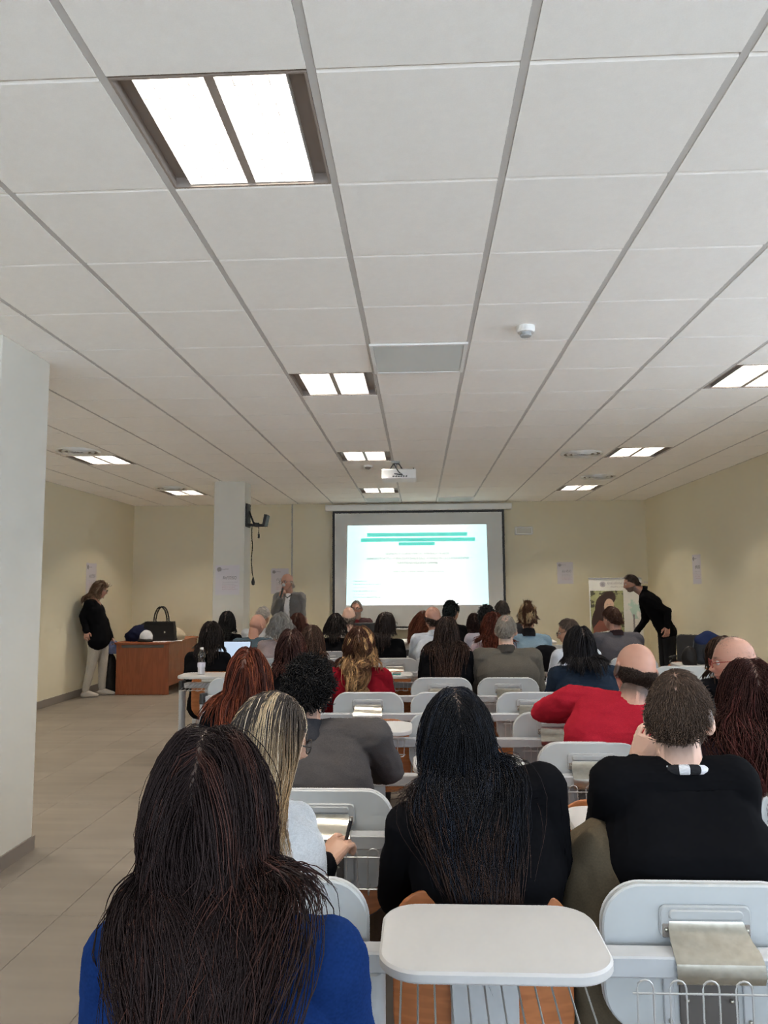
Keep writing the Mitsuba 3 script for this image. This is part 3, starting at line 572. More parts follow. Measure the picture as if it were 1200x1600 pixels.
# (row, x centre, folded?, label)
SEATS = [
 (-1, -0.40, True, 'bench seat under the woman in the blue sweater, mostly below the picture'),
 (0, 0.145, False, 'nearest bench seat with its white writing tablet lowered, at the bottom centre'),
 (0, 0.655, True, 'nearest bench seat with folded tablet and metal hinge, at the bottom right'),
 (0, -0.365, True, 'bench seat with folded tablet right behind the blonde woman, beside the blue sweater'),
 (1, -0.335, True, 'bench seat with folded tablet in front of the blonde woman’s hand'),
 (1, 0.175, False, 'bench seat in front of the long black-haired woman with lowered tablet'),
 (1, 0.70, False, 'bench seat with lowered tablet left of the man in the black sweater'),
 (1, 1.35, True, 'bench seat with folded tablet at the right edge behind the auburn woman'),
 (2, 0.755, True, 'bench seat with folded tablet at the back of the man in the red sweater'),
 (2, -0.87, True, 'bench seat under the woman with the copper bob'), (2, 0.2, False, 'bench seat with lowered tablet hidden behind the black-haired woman'), (2, 1.55, True, 'bench seat under the bald man with red glasses'),
 (3, -0.28, False, 'bench seat with lowered tablet in front of the man in the dark grey jacket'), (3, 0.17, True, 'bench seat with folded tablet left of the black-haired woman’s head'), (3, 0.745, True, 'bench seat with folded tablet under the red sweater man’s elbow'),
 (4, -0.347, True, 'bench seat with folded tablet right behind the woman in the red top'), (4, 0.17, True, 'bench seat with folded tablet between the red top woman and the black-haired head'), (4, 0.735, True, 'bench seat with folded tablet just left of the red sweater man’s sleeve'), (4, 1.22, True, 'bench seat under the woman in the navy jacket'), (4, -0.90, True, 'bench seat under the woman with the dark brown wavy hair'),
 (5, 0.163, True, 'bench seat with folded tablet behind the brown-haired woman in black'), (5, 0.673, True, 'bench seat with folded tablet behind the man in the tweed jacket'), (5, -1.42, True, 'bench seat with folded tablet right of the table end with the bottle'), (5, -0.85, True, 'bench seat under the long brown-haired woman on the left'),
 (6, 2.25, True, 'bench seat with folded tablet below the navy backpack on the right'), (6, -1.83, False, 'bench seat at the left row end with a bottle on its lowered tablet'), (6, 1.39, True, 'bench seat under the man with glasses in profile'), (6, 0.69, True, 'bench seat under the woman with the round auburn hair'),
 (6, -0.30, False, 'bench seat with lowered tablet right of the woman in the red top'), (6, 0.22, False, 'bench seat with lowered tablet left of the brown-haired woman in black'),
 (7, -0.96, True, 'bench seat with folded tablet left of the red top woman, nearer one'), (7, -0.25, True, 'bench seat with folded tablet behind the woman with dark hair in black'), (7, -1.42, True, 'bench seat under the woman with grey hair'), (7, 0.16, True, 'bench seat under the balding man in the white shirt'), (7, 1.10, True, 'bench seat under the woman in the light blue sweater'), (7, 2.07, True, 'bench seat under the man in the grey sweater'), (7, 0.70, True, 'bench seat under the person in the patterned shirt'), (7, -1.93, False, 'bench seat with the laptop on its lowered tablet'),
 (7, 2.62, False, 'bench seat with the backpack on its lowered tablet'), (4, 2.16, True, 'bench seat under the half hidden person behind the bald man'),
 (8, -1.0, True, 'bench seat with folded tablet left of the red top woman, farther one'), (8, -1.86, True, 'bench seat under the bald man in the slate sweater'), (9, -2.38, True, 'bench seat under the woman with smooth black hair'), (9, -0.87, True, 'bench seat under the bald man in the pale shirt'), (8, -1.45, True, 'bench seat under the brown-haired person with raised hand'),
 (10, 0.08, True, 'bench seat under the woman with the auburn mane'), (9, 0.39, True, 'bench seat under the woman with the black bun'), (9, 1.05, True, 'bench seat under the man with short dark grey hair'), (9, -1.93, True, 'bench seat under the white-haired man'), (9, 1.65, True, 'empty bench seat with folded tablet right of the light blue sweater'), (10, 0.76, True, 'bench seat under the small dark-haired woman'),
]
rows = {}
for n, x, up, lab in SEATS:
    seat(x, n, up, lab); rows.setdefault(n, []).append(x)
ORD = ['nearest the camera', 'second', 'third', 'fourth', 'fifth', 'sixth', 'seventh', 'eighth', 'ninth', 'tenth', 'eleventh', 'twelfth']
for n, xs in rows.items():
    a, b = min(xs) - 0.27, max(xs) + 0.27
    legs = [a + 0.03, b - 0.03] + ([(a + b) / 2] if b - a > 1.6 else [])
    if n == 6: legs[0] = -2.09; a = -2.10
    if n == 5: legs[0] = -1.67; a = -1.68
    if n == 0: legs = [-0.115, 0.93]
    rail(n, a, b, legs, f'grey steel bench rail with legs, {ORD[n + 1]} row from the camera', legs[:1] if n >= 4 else [])
# ================================================================ PEOPLE: HOW A FIGURE IS BUILT
def nrm(v): v = np.asarray(v, float); return v / (np.linalg.norm(v, axis=-1, keepdims=True) + 1e-12)
SKIN = {'f': (0.50, 0.29, 0.20), 'm': (0.47, 0.26, 0.175), 'red': (0.46, 0.245, 0.18), 'pale': (0.60, 0.38, 0.29)}
THR_X = [0, 40, 65, 90, 120, 150, 180]
THR = {'full': [0.60, 0.52, 0.30, 0.02, -0.42, -0.60, -0.64], 'recede': [0.86, 0.74, 0.42, 0.05, -0.42, -0.56, -0.58]}
CROWN = nrm([0, -0.38, 0.92])
def scalp(d, style):
    "which directions from the head's centre carry hair (face along +y)"
    d = nrm(d); phi = np.degrees(np.arctan2(np.abs(d[:, 0]), d[:, 1]))
    if style == 'none': return np.zeros(len(d), bool)
    if style == 'horse': return (d[:, 2] > np.interp(phi, THR_X, THR['full']) - 0.26) & (d[:, 2] < np.interp(phi, [60, 80, 110, 180], [-1, 0.16, 0.02, -0.22])) & (phi > 72)
    m = d[:, 2] > np.interp(phi, THR_X, THR['recede' if style in ('recede', 'spot') else 'full'])
    if style == 'spot': m &= np.degrees(np.arccos(np.clip(d @ CROWN, -1, 1))) > 32
    return m
HEADS = {}
def head_local(sub, bald=False):
    "a head about 0.235 m tall, face along +y, centre halfway between chin and crown"
    if (sub, bald) in HEADS: return HEADS[(sub, bald)]
    m = trimesh.creation.icosphere(subdivisions=sub); d = m.vertices.copy()
    x, y, z = d.T
    p = d * np.array([0.077, 0.098, 0.118])
    low = np.clip(-z, 0, 1)
    if bald: p[:, 0] *= 1 + 0.20 * np.clip(z, 0, 1) ** 1.3; p[:, 1] *= 1 + 0.12 * np.clip(z, 0, 1) ** 1.3
    p[:, 0] *= 1 - 0.30 * low ** 1.6
    p[:, 1] = np.where(y > 0, p[:, 1] * (1 - 0.10 * np.clip(z, 0, 1)) + 0.012 * low ** 1.5 * (y > 0), p[:, 1] * (1 - 0.30 * low ** 1.8))
    p[:, 1] += 0.02 * low ** 2
    p[:, 2] = np.where(y < 0, p[:, 2] * (1 - 0.22 * low), p[:, 2])
    X, Y, Z = p.T.copy(); fr = np.clip(y * 2.2, 0, 1)
    g = lambda cx, cz, sx, sz: np.exp(-((X - cx) / sx) ** 2 - ((Z - cz) / sz) ** 2) * fr
    g2 = lambda cx, cz, sx, sz: g(cx, cz, sx, sz) + g(-cx, cz, sx, sz)
    p[:, 1] += 0.010 * g(0, -0.008, 0.010, 0.030) + 0.019 * g(0, -0.030, 0.013, 0.014) + 0.006 * g2(0.012, -0.036, 0.008, 0.008)
    p[:, 1] -= 0.012 * g2(0.032, 0.002, 0.017, 0.012)
    p[:, 1] += 0.005 * g2(0.030, 0.024, 0.022, 0.008) + 0.005 * g2(0.040, -0.026, 0.020, 0.018)
    p[:, 1] += 0.007 * g(0, -0.060, 0.022, 0.006) + 0.006 * g(0, -0.073, 0.019, 0.006) - 0.005 * g(0, -0.0665, 0.024, 0.0028) - 0.005 * g(0, -0.083, 0.02, 0.006)
    p[:, 1] += 0.009 * g(0, -0.102, 0.020, 0.014)
    HEADS[(sub, bald)] = (p, m.faces.copy()); return HEADS[(sub, bald)]
def ear(s):
    R = Ry(-8 * s) @ Rx(12)
    e = ellip((0, 0, 0), (0.011, 0.021, 0.033), R, 20).translate([s * 0.081, -0.012, -0.006])
    c = ellip((0, 0, 0), (0.007, 0.014, 0.023), R, 16).translate([s * 0.092, -0.009, -0.003])
    lobe = sphere((s * 0.077, -0.006, -0.036), 0.010, 12)
    return (e - c) + lobe
def hand(Wp, d, back, side, curl, s=1.0, n=8, thumb=0.5, spread=1.0):
    "palm and five fingers as hulls: wrist point, pointing direction, direction of the back of the hand; side +1: thumb on d x back"
    d, back = nrm(d), np.asarray(back, float); back = nrm(back - d * (back @ d)); t = nrm(np.cross(d, back)) * side
    Wp = np.asarray(Wp, float); P = lambda a, b, c: Wp + s * (d * a + t * b + back * c)
    out = [hull((P(0, 0.012, 0), 0.021 * s), (P(0, -0.012, 0), 0.021 * s), (P(0.080, 0.032, 0), 0.0125 * s), (P(0.082, -0.030, -0.002), 0.011 * s), (P(0.085, 0.010, 0.003), 0.013 * s), n=n)]
    for q, (o, L) in enumerate(((0.033, 0.072), (0.011, 0.082), (-0.011, 0.075), (-0.031, 0.058))):
        p = P(0.080, o, 0); ang = 0.12 * spread * (1.5 - q) * 0.5; cur = np.radians(curl[q] if np.ndim(curl) else curl)
        fd = d * math.cos(ang) + t * math.sin(ang); a = cur * 0.6; r = 0.0098
        for k, fl in enumerate((0.45, 0.31, 0.24)):
            v = fd * math.cos(a) - back * math.sin(a); e = p + v * L * fl * s
            out.append(hull((p, (r) * s), (e, (r - 0.0009) * s), n=n)); p = e; a += cur; r -= 0.0009
    p = P(0.022, 0.026, -0.006); e = P(0.055, 0.052, -0.018 - 0.02 * thumb); f = e + s * (d * 0.030 + t * (0.020 - 0.03 * thumb) - back * 0.012 * thumb)
    out += [hull((p, 0.0155 * s), (e, 0.0115 * s), n=n), hull((e, 0.0112 * s), (f, 0.0088 * s), n=n)]
    return out
def collide(p, v, C, R, a, off, segs, pad):
    q = ((p - C) @ R) / a; l = np.linalg.norm(q, axis=1); lim = 1 + off; ins = l < lim
    if ins.any():
        qn = q[ins] / l[ins, None]; p[ins] = C + (qn * lim[ins, None] * a) @ R.T
        nn = nrm((qn / a) @ R.T); vn = (v[ins] * nn).sum(1, keepdims=True); v[ins] = nrm(v[ins] - np.minimum(vn, 0) * nn)
    for A, B, r in segs:
        ab = B - A; tt = np.clip(((p - A) @ ab) / (ab @ ab + 1e-9), 0, 1); near = A + tt[:, None] * ab; dv = p - near; l = np.linalg.norm(dv, axis=1); ins = l < r + pad
        if ins.any():
            nn = dv[ins] / (l[ins, None] + 1e-9); p[ins] = near[ins] + nn * (r + pad[ins])[:, None]
            vn = (v[ins] * nn).sum(1, keepdims=True); v[ins] = nrm(v[ins] - np.minimum(vn, 0) * nn)
    return p, v
def hair_mesh(C, R, hs, sp, segs, seed):
    rg = np.random.default_rng(seed); n = sp['n']
    k = np.arange(n * 4); z = 1 - 2 * (k + 0.5) / len(k); ph = k * 2.399963; d = np.c_[np.sqrt(1 - z * z) * np.cos(ph), np.sqrt(1 - z * z) * np.sin(ph), z]
    d = d[scalp(d, sp.get('line', 'full'))]; d = d[rg.permutation(len(d))[:n]]; d = nrm(d + rg.normal(0, 0.02, d.shape)); N = len(d)
    a = np.array([0.079, 0.100, 0.119]) * hs; vol = sp.get('vol', 0.10); S = sp.get('steps', 14)
    off = rg.uniform(0.015, 1, N) * vol * np.interp(d[:, 2], [-0.5, 0.3, 1], [1.0, 1.0, sp.get('topvol', 0.6)])
    nl = nrm(d / a); up = np.clip(d[:, 2], 0, 1)
    st = sp.get('flow', 'part'); px0 = sp.get('part', 0.0)
    if st == 'part':
        sg = np.sign(d[:, 0] - px0 + rg.normal(0, 0.03, N)); f = np.c_[sg * (0.15 + 0.85 * up), -0.55 * up - 0.1, -1.0 + 0.75 * up]
    elif st == 'back': f = np.c_[0.25 * d[:, 0], -0.3 - 0.9 * up, -0.75 + 0.4 * up]
    elif st == 'front': f = np.c_[0.2 * d[:, 0], 0.2 + 0.6 * up * np.sign(d[:, 1] + 0.3), -0.5 + 0.3 * up]
    elif st == 'up': f = np.c_[-0.6 * d[:, 0], -0.2 - 0 * up, 0.9 + 0 * up]
    else: f = d - (d @ CROWN)[:, None] * CROWN
    f = nrm(f) + rg.normal(0, sp.get('mess', 0.08), (N, 3))
    v = nrm(f - nl * (f * nl).sum(1, keepdims=True) + nl * sp.get('lift', 0.25)) @ R.T
    p = C + (d * a * 1.0) @ R.T
    L = sp['L'] * rg.uniform(sp.get('lmin', 0.8), 1.04, N) * (1 - sp.get('layer', 0.25) * up * rg.uniform(0, 1, N)); ds = (L / (S - 1))[:, None]
    pad = rg.uniform(0.003, 0.003 + sp.get('thick', 0.03), N)
    path = [p.copy()]; grav = sp.get('grav', 16.0); gd = np.array(sp.get('gdir', (0, 0, -1.0)))
    ga, gw, mid, la, fw_ = sp.get('gather', 0.0), sp.get('gwidth', 0.09), segs[0][1], nrm(segs[1][1] - segs[1][0]), nrm(np.cross([0, 0, 1.0], segs[1][1] - segs[1][0]))
    wi = gw * rg.uniform(-1, 1, N)
    for s in range(S - 1):
        if ga:
            lo = (p - mid) @ la - sp.get('gshift', 0.0); low = np.clip((mid[2] + 0.16 - p[:, 2]) / 0.10, 0, 1)[:, None]
            dp = (p - mid) @ fw_ + 0.06
            p = p + la * ((wi - lo) * ga * 0.045)[:, None] * low - fw_ * (np.maximum(dp, 0) * ga * 0.04)[:, None] * low
        v = nrm(v + gd * grav * ds + rg.normal(0, 1, (N, 3)) * sp.get('curl', 0.0)); p = p + v * ds; p, v = collide(p, v, C, R, a, off, segs, pad)
        lc = (p - C) @ R; fc = np.clip(lc[:, 1] - np.where(lc[:, 2] > 0.055 * hs, 0.085, sp.get('face', 0.050)) * hs, 0, 1) * (lc[:, 2] < 0.10 * hs) * (lc[:, 2] > -0.15); p = p - np.outer(fc * 0.6, R[:, 1]); path.append(p.copy())
    P = np.stack(path, 1); t = np.linspace(0, 1, S)
    K = max(4, int(N / sp.get('per', 14))); gi = rg.permutation(N)[:K]
    near = np.argmin(((P[:, None, 0] - P[None, gi, 0]) ** 2).sum(-1), 1) if N * K < 4e6 else rg.integers(0, K, N)
    G = P[gi][near]; cl = sp.get('clump', 0.45) * t[None, :, None] ** 0.8
    P = P * (1 - cl) + cl * (G + (P[:, :1] - G[:, :1]) * 0.35 + rg.normal(0, 0.004, (N, 1, 3)))
    if sp.get('wave'):
        amp, fr = sp['wave']; phs = rg.uniform(0, 6.28, K)[near] + rg.normal(0, 0.35, N); side = nrm(np.cross(P[:, -1] - P[:, 0], P[:, S // 2] - C)); rad = nrm(P[:, S // 2] - C)
        arg = phs[:, None] + fr * 6.28 * t[None] * (L[:, None]); w = amp * np.minimum(1, t * 2.2)[None]
        P = P + (np.sin(arg) * w)[..., None] * side[:, None] + (np.cos(arg) * w * 0.7)[..., None] * rad[:, None]
    # tubes with three sides
    r = sp['r'] * rg.uniform(0.7, 1.25, N)[:, None] * np.interp(t, [0, 0.1, 0.72, 1], [0.7, 1, 0.9, 0.22])[None]
    T_ = np.gradient(P, axis=1); T_ = nrm(T_); rad = nrm(P - C); A = nrm(np.cross(T_, rad)); B = np.cross(T_, A)
    ang = np.arange(3) * 2 * np.pi / 3 + 0.5
    V = P[:, :, None] + r[..., None, None] * (1.25 * np.cos(ang)[None, None, :, None] * A[:, :, None] + 0.8 * np.sin(ang)[None, None, :, None] * B[:, :, None])
    i, s, q = np.meshgrid(np.arange(N), np.arange(S - 1), np.arange(3), indexing='ij'); b = i * S * 3 + s * 3; q2 = (q + 1) % 3
    F = np.stack([np.stack([b + q, b + 3 + q2, b + q2], -1), np.stack([b + q, b + 3 + q, b + 3 + q2], -1)], -2).reshape(-1, 3)
    base = np.array(sp['col'], float); tip = np.array(sp.get('tip', sp['col']), float)
    tone = np.exp(rg.normal(0, sp.get('tone', 0.22), (N, 1)))
    c0, c1 = np.repeat(base[None], N, 0), np.repeat(tip[None], N, 0)
    for colr, frac, per in sp.get('streaks', []):
        on = (rg.uniform(0, 1, K)[near] < frac) if per else (rg.uniform(0, 1, N) < frac); c0[on] = colr; c1[on] = np.array(colr) * 1.05
    tt = np.clip((t - sp.get('fade', 0.4)) / (1 - sp.get('fade', 0.4)), 0, 1)[None, :, None]
    col = ((c0 * tone)[:, None] * (1 - tt) + (c1 * tone)[:, None] * tt)
    col = np.repeat(col[:, :, None], 3, 2).reshape(-1, 3)
    return tm(V.reshape(-1, 3), F), np.clip(col, 0, 1)
def wrinkle(m, amp, fr, seed, stretch=(1, 1, 1)):
    n = m.vertex_normals; d = meshkit.fbm(m.vertices * np.array(stretch) * fr + seed, 3, seed) - 0.5; m.vertices = m.vertices + n * (d * amp)[:, None]; return m
lerp = lambda a, b, t: np.asarray(a, float) * (1 - t) + np.asarray(b, float) * t
HAIR_N = 0
def person(label, hd, hip, face=(0, 0, 0), sex='f', b=None, sw=None, tyaw=0, tilt=0, top=('black', (0.012, 0.012, 0.014)), topname='sweater', collar=None, hairs=None, line='full', skin=None, arms=None, legs='sit', hs=1.0,
           det=0, hem=0.0, trousers=('darktrousers', (0.02, 0.02, 0.025)), shoe=('darkshoe', (0.02, 0.018, 0.017)), glasses=None, beard=None, root=None, hands=None, undercol=None, neck=(0, -0.03, -0.10), group='people seated in the audience', eyes=False, wr=1.0, extra=None, sleeve=None, shoulders=None, brow=(0.08, 0.05, 0.035)):
    """hd: (px, py of the crown, depth) measured in the photograph; hip: (x, y, z); everything else is placed from these"""
    seed = len([k for k in labels if k.startswith('person')]) + 3
    k = thing('person', label, 'person', group)
    b = b or (1.0 if sex == 'm' else 0.90); sw = sw or (0.178 if sex == 'm' else 0.152)
    edge = (0.034, 0.022, 0.014)[det]; R = Rz(face[0]) @ Rx(face[1]) @ Ry(face[2]); Rt = Rz(tyaw) @ Ry(tilt)
    crown = W(*hd); C = crown - np.array([0, 0, 0.124 * hs]); hip = np.asarray(hip, float)
    NT = C + R @ np.array([0, -0.028, -0.072]) * hs; N = NT + Rt @ np.array(neck)
    Sh = [N + Rt @ np.array([s * sw, -0.005, -0.048]) for s in (-1, 1)] if shoulders is None else [np.asarray(x, float) for x in shoulders]
    dn = nrm(hip - N); lat = nrm((Sh[1] - Sh[0]) * [1, 1, 0]); fwd = np.array([-lat[1], lat[0], 0]); hl = nrm(lat * [1, 1, 0])
    waist, chest, yoke = lerp(hip, N, 0.33), lerp(hip, N, 0.68) - fwd * 0.012, lerp(hip, N, 0.9)
    A = []
    for q, s in enumerate((-1, 1)):
        g = (arms or {}).get('LR'[q])
        if g is None:
            e = Sh[q] + lat * s * 0.045 + fwd * 0.07 + np.array([0, 0, -0.255]); w = e - lat * s * 0.10 + fwd * 0.22 + np.array([0, 0, 0.03])
        else: e, w = np.asarray(g[0], float), np.asarray(g[1], float)
        A.append((Sh[q], e, w))
    if legs == 'sit':
        Lg = []
        for s in (-1, 1):
            h = hip + hl * s * 0.085; kn = hip + hl * s * 0.12 + fwd * 0.40 + [0, 0, 0.0]; an = kn + fwd * 0.02 + [0, 0, 0]; an[2] = 0.085; Lg.append((h, kn, an, fwd))
    else: Lg = [tuple(np.asarray(x, float) for x in l) for l in legs]
    # trunk in cloth
    def trunk(f, arm=True, low=True, rel=1.0):
        L = []
        pv = [(hip + hl * s * 0.085 * rel, 0.118 * b * f) for s in (-1, 1)]; ws = [(waist + lat * s * 0.060 * rel * b, 0.112 * b * f) for s in (-1, 1)]
        cs = [(chest + lat * s * 0.085 * rel * b, 0.122 * b * f) for s in (-1, 1)]; yk = [(lerp(Sh[q], N, 0.35) - [0, 0, 0.02], 0.062 * b * f) for q in (0, 1)] + [(N - [0, 0, 0.022], 0.060 * f)]
        if hem: hm = [(hip + hl * s * 0.115 + [0, 0, -hem], 0.118 * b * f) for s in (-1, 1)]; L.append(hull(*(hm + pv)))
        if low: L.append(hull(*(pv + ws)))
        L += [hull(*(ws + cs)), hull(*(cs + yk)), hull(*[(Sh[q], 0.064 * b * f) for q in (0, 1)], (N - [0, 0, 0.03], 0.06 * f))]
        if arm:
            for S_, e, w in A: L += [hull((S_, 0.066 * b * f), (e, 0.052 * b * f)), hull((e, 0.050 * b * f), (w, 0.036 * b * f + (f > 0.9) * 0.004))]
        return L
    tk = cloth(*top)
    arm_in = sleeve is None
    m = smooth_mesh(uni(trunk(1.0, arm_in)), edge, 10 if det else 6); m = wrinkle(m, 0.020 * wr, 9.0, seed, (1, 1, 1.6)); m = wrinkle(m, 0.008 * wr, 26.0, seed + 5, (1, 1, 2.0)); put(topname, m, tk, k, True)
    if not arm_in:
        for q in (0, 1):
            S_, e, w = A[q]; mm = smooth_mesh(hull((S_, 0.067 * b), (e, 0.052 * b)), edge, 6); put('sleeve', wrinkle(mm, 0.012, 14, seed + q), cloth(*sleeve[0]), k, True)
            mm = smooth_mesh(hull((lerp(S_, e, 0.9), 0.050 * b), (e, 0.051 * b), (w, 0.040 * b)), edge, 6); put('cuff', wrinkle(mm, 0.008, 16, seed + q + 2), cloth(*sleeve[1]), k, True)
    # trousers and shoes
    L = [hull(*[(hip + hl * s * 0.08, 0.108 * b) for s in (-1, 1)])]
    for h, kn, an, f in Lg: L += [hull((h, 0.092 * b), (kn, 0.064 * b)), hull((kn, 0.062 * b), (an + [0, 0, 0.03], 0.050))]
    m = smooth_mesh(uni(L), 0.024 if group == 'people standing' else 0.045, 4); put('trousers', wrinkle(m, 0.012, 14, seed + 9), cloth(*trousers), k, True)
    for h, kn, an, f in Lg:
        g = np.array([an[0], an[1], 0]); sh = hull((g + [0, 0, 0.035] - f * 0.035, 0.034), (g + [0, 0, 0.075], 0.038), (g + f * 0.11 + [0, 0, 0.034], 0.033), (g + f * 0.165 + [0, 0, 0.028], 0.026)); sh = sh.trim_by_plane([0, 0, 1], 0.0); put('shoe', smooth_mesh(sh, 0.03, 2), cloth(*shoe), k, True)
    # skin: trunk core, arms, neck, head and hands in one surface
    NK = 0.057 if sex == 'm' else 0.050; core = smooth_mesh(uni(trunk(0.72)), 0.04, 3); M = tom(core)
    M = M + hull((N - [0, 0, 0.03], 0.060 * hs), (lerp(N, NT, 0.4), NK * hs), (NT, NK * hs), n=22)
    hv, hf = head_local(5 if det == 2 or eyes else 4, line in ('none', 'horse')); HM = tom(tm((hv * hs) @ R.T + C, hf))
    if not (hairs and hairs.get('cover')):
        for s in (-1, 1): HM = HM + ear(s).scale([hs] * 3).transform(np.c_[R, C])
    HL = []
    for q, s in enumerate((-1, 1)):
        S_, e, w = A[q]; spec = (hands or {}).get('LR'[q]); d = nrm(w - e)
        if spec is None: HL.append(uni(hand(w, d, [0, 0, 1], -s, 25, 0.95 if sex == 'f' else 1.05, 6)))
        else:
            g = uni(hand(w, spec[0], spec[1], -s if len(spec) < 5 else spec[4], spec[2], (0.95 if sex == 'f' else 1.05) * (spec[3] if len(spec) > 3 else 1), 12))
            if det == 2: g = tom(smooth_mesh(g, 0.004, 4))
            HL.append(g)
        HL.append(hull((lerp(e, w, 0.6), 0.030), (w, 0.024)))
    M = uni([M, HM] + HL); bm = frm(M)
    loc = ((bm.vertices - C) @ R) / hs; rad = np.linalg.norm(loc / [0.08, 0.102, 0.12], axis=1); onhead = (rad < 1.35) & (loc[:, 2] > -0.125)
    sk = np.array(SKIN[skin or sex]); col = np.repeat(sk[None], len(loc), 0) * (0.94 + 0.12 * meshkit.fbm(bm.vertices * 30, 2, 3))[:, None]
    X, Y, Z = loc.T; front = onhead & (Y > 0.03)
    gz = lambda cx, cz, a_, c_: np.exp(-((np.abs(X) - cx) / a_) ** 2 - ((Z - cz) / c_) ** 2) * front
    def paint(w, c):
        nonlocal col; col = col * (1 - np.clip(w, 0, 1))[:, None] + np.clip(w, 0, 1)[:, None] * np.array(c)
    paint(1.1 * gz(0.030, 0.027, 0.017, 0.005), brow); paint(0.8 * gz(0, -0.067, 0.022, 0.009), (0.36, 0.11, 0.09)); paint(0.35 * gz(0.042, -0.03, 0.02, 0.02), sk * [1.1, 0.75, 0.7])
    if beard: paint(0.9 * (onhead & (Z < -0.045) & (Y > -0.03) & (loc[:, 2] > -0.125)) * np.clip((-0.04 - Z) / 0.015, 0, 1) * (1 - 0.8 * gz(0, -0.067, 0.02, 0.007)), beard)
    if root is not None:
        on = onhead & scalp(loc / [0.079, 0.1, 0.119], line); paint(on * 0.92, root)
    put('body', bm, M_SKIN, k, 60) if False else put('body', bm, M_SKIN, k, True, color=np.clip(col, 0, 1))
    if collar:
        cc, cr, ch = collar if len(collar) == 3 else (collar[0], 0.066, 0.030)
        a = np.linspace(0, 2 * np.pi, 28, endpoint=False); ax = nrm(NT - N); u = nrm(lat - ax * (lat @ ax)); w_ = np.cross(ax, u)
        o = lerp(N, NT, 0.12); V = []
        for h_, rr in ((-0.028, cr + 0.010), (ch * 0.5, cr + 0.003), (ch, cr - 0.003), (ch, cr - 0.009), (-0.026, cr - 0.002)):
            V.append(o + ax * h_ + u * (np.cos(a) * rr)[:, None] + w_ * (np.sin(a) * rr * 1.04)[:, None] + (np.cos(a * 1.0)[:, None] * 0))
        V = np.vstack(V); F = []
        for r_ in range(5):
            for q in range(28): aa, bb, c2, d2 = r_ * 28 + q, r_ * 28 + (q + 1) % 28, ((r_ + 1) % 5) * 28 + (q + 1) % 28, ((r_ + 1) % 5) * 28 + q; F += [(aa, bb, c2), (aa, c2, d2)]
        put('collar', tm(V, F), cloth(*cc), k, 50)
    if eyes:
        for s in (-1, 1):
            e = trimesh.creation.icosphere(subdivisions=2, radius=0.0125 * hs); ec = np.where((nrm(e.vertices)[:, 1] > 0.86)[:, None], [0.03, 0.02, 0.015], [0.55, 0.50, 0.47]); put('eye', tf(e, R, C + R @ np.array([s * 0.031, 0.080, 0.003]) * hs), M_EYE, k, True, color=ec)
    if glasses:
        ms = []
        for s in (-1, 1):
            a = np.linspace(0, 2 * np.pi, 18, endpoint=False); rim = np.c_[s * 0.034 + 0.026 * np.cos(a), np.full(18, 0.110), 0.001 + 0.019 * np.sin(a)]
            ms.append(tube(rim, 0.0020, 6, True)); ms.append(tube([(s * 0.060, 0.109, 0.006), (s * 0.076, 0.09, 0.008), (s * 0.084, 0.0, 0.010), (s * 0.086, -0.025, 0.0)], 0.0020, 6))
        ms.append(tube([(-0.008, 0.111, 0.004), (0, 0.114, 0.007), (0.008, 0.111, 0.004)], 0.0018, 6)); g = cat(ms); g.vertices = (g.vertices * hs) @ R.T + C; gk = put('glasses', g, glasses, k, 50)
    if hairs:
        segs = [(NT, N, 0.056), (Sh[0], Sh[1], 0.062 * b), (lerp(Sh[0], N, 0.5), lerp(Sh[1], N, 0.5), 0.075 * b), (yoke - lat * 0.075, yoke + lat * 0.075, 0.115 * b), (chest - lat * 0.09, chest + lat * 0.09, 0.126 * b), (waist - lat * 0.06, waist + lat * 0.06, 0.12 * b)] + [(S_, e, 0.067 * b) for S_, e, w in A]
        hl_ = hairs.get('list') or [hairs]
        hm, hc = zip(*[hair_mesh(C, R, hs, {**dict(line=line), **h}, segs, seed * 7 + q) for q, h in enumerate(hl_)])
        put('hair', cat(list(hm)), M_HAIR if not hairs.get('matt') else M_HAIRMATT, k, True, color=np.vstack(hc))
    if extra: extra(k, dict(C=C, R=R, N=N, NT=NT, Sh=Sh, A=A, hip=hip, lat=lat, fwd=fwd, chest=chest, b=b, hs=hs, waist=waist))
    return k

# ---------------------------------------------------------------- hair kinds
def HR(col, L, **k): return dict(col=col, L=L, **k)
def bob(col, L=0.24, n=420, **k): return HR(col, L, n=n, r=0.0042, steps=10, **{**dict(vol=0.16, cover=True, flow='part', thick=0.02, clump=0.5, tone=0.3), **k})
def longh(col, L=0.36, n=480, **k): return HR(col, L, n=n, r=0.0042, steps=9, **{**dict(vol=0.14, cover=True, flow='part', thick=0.03, clump=0.5, tone=0.25, gather=3.0, gwidth=0.10), **k})
def short(col, n=520, L=0.035, **k): return HR(col, L, n=n, r=0.0030, steps=5, **{**dict(vol=0.05, flow='crown', grav=8.0, lift=0.15, clump=0.2, tone=0.25, topvol=1.0, layer=0.0), **k})

# ================================================================ PEOPLE: WHO IS THERE
BLK = ('black', (0.0045, 0.0045, 0.0055)); BLKH = (0.014, 0.012, 0.012); DKBR = (0.030, 0.017, 0.012); BR = (0.075, 0.040, 0.024); AUB = (0.060, 0.016, 0.010); COP = (0.105, 0.026, 0.013); GRY = (0.22, 0.21, 0.20)
sit = lambda x, n, dy=0.0, z=0.50: (x, ROWY(n) + 0.19 + dy, z)
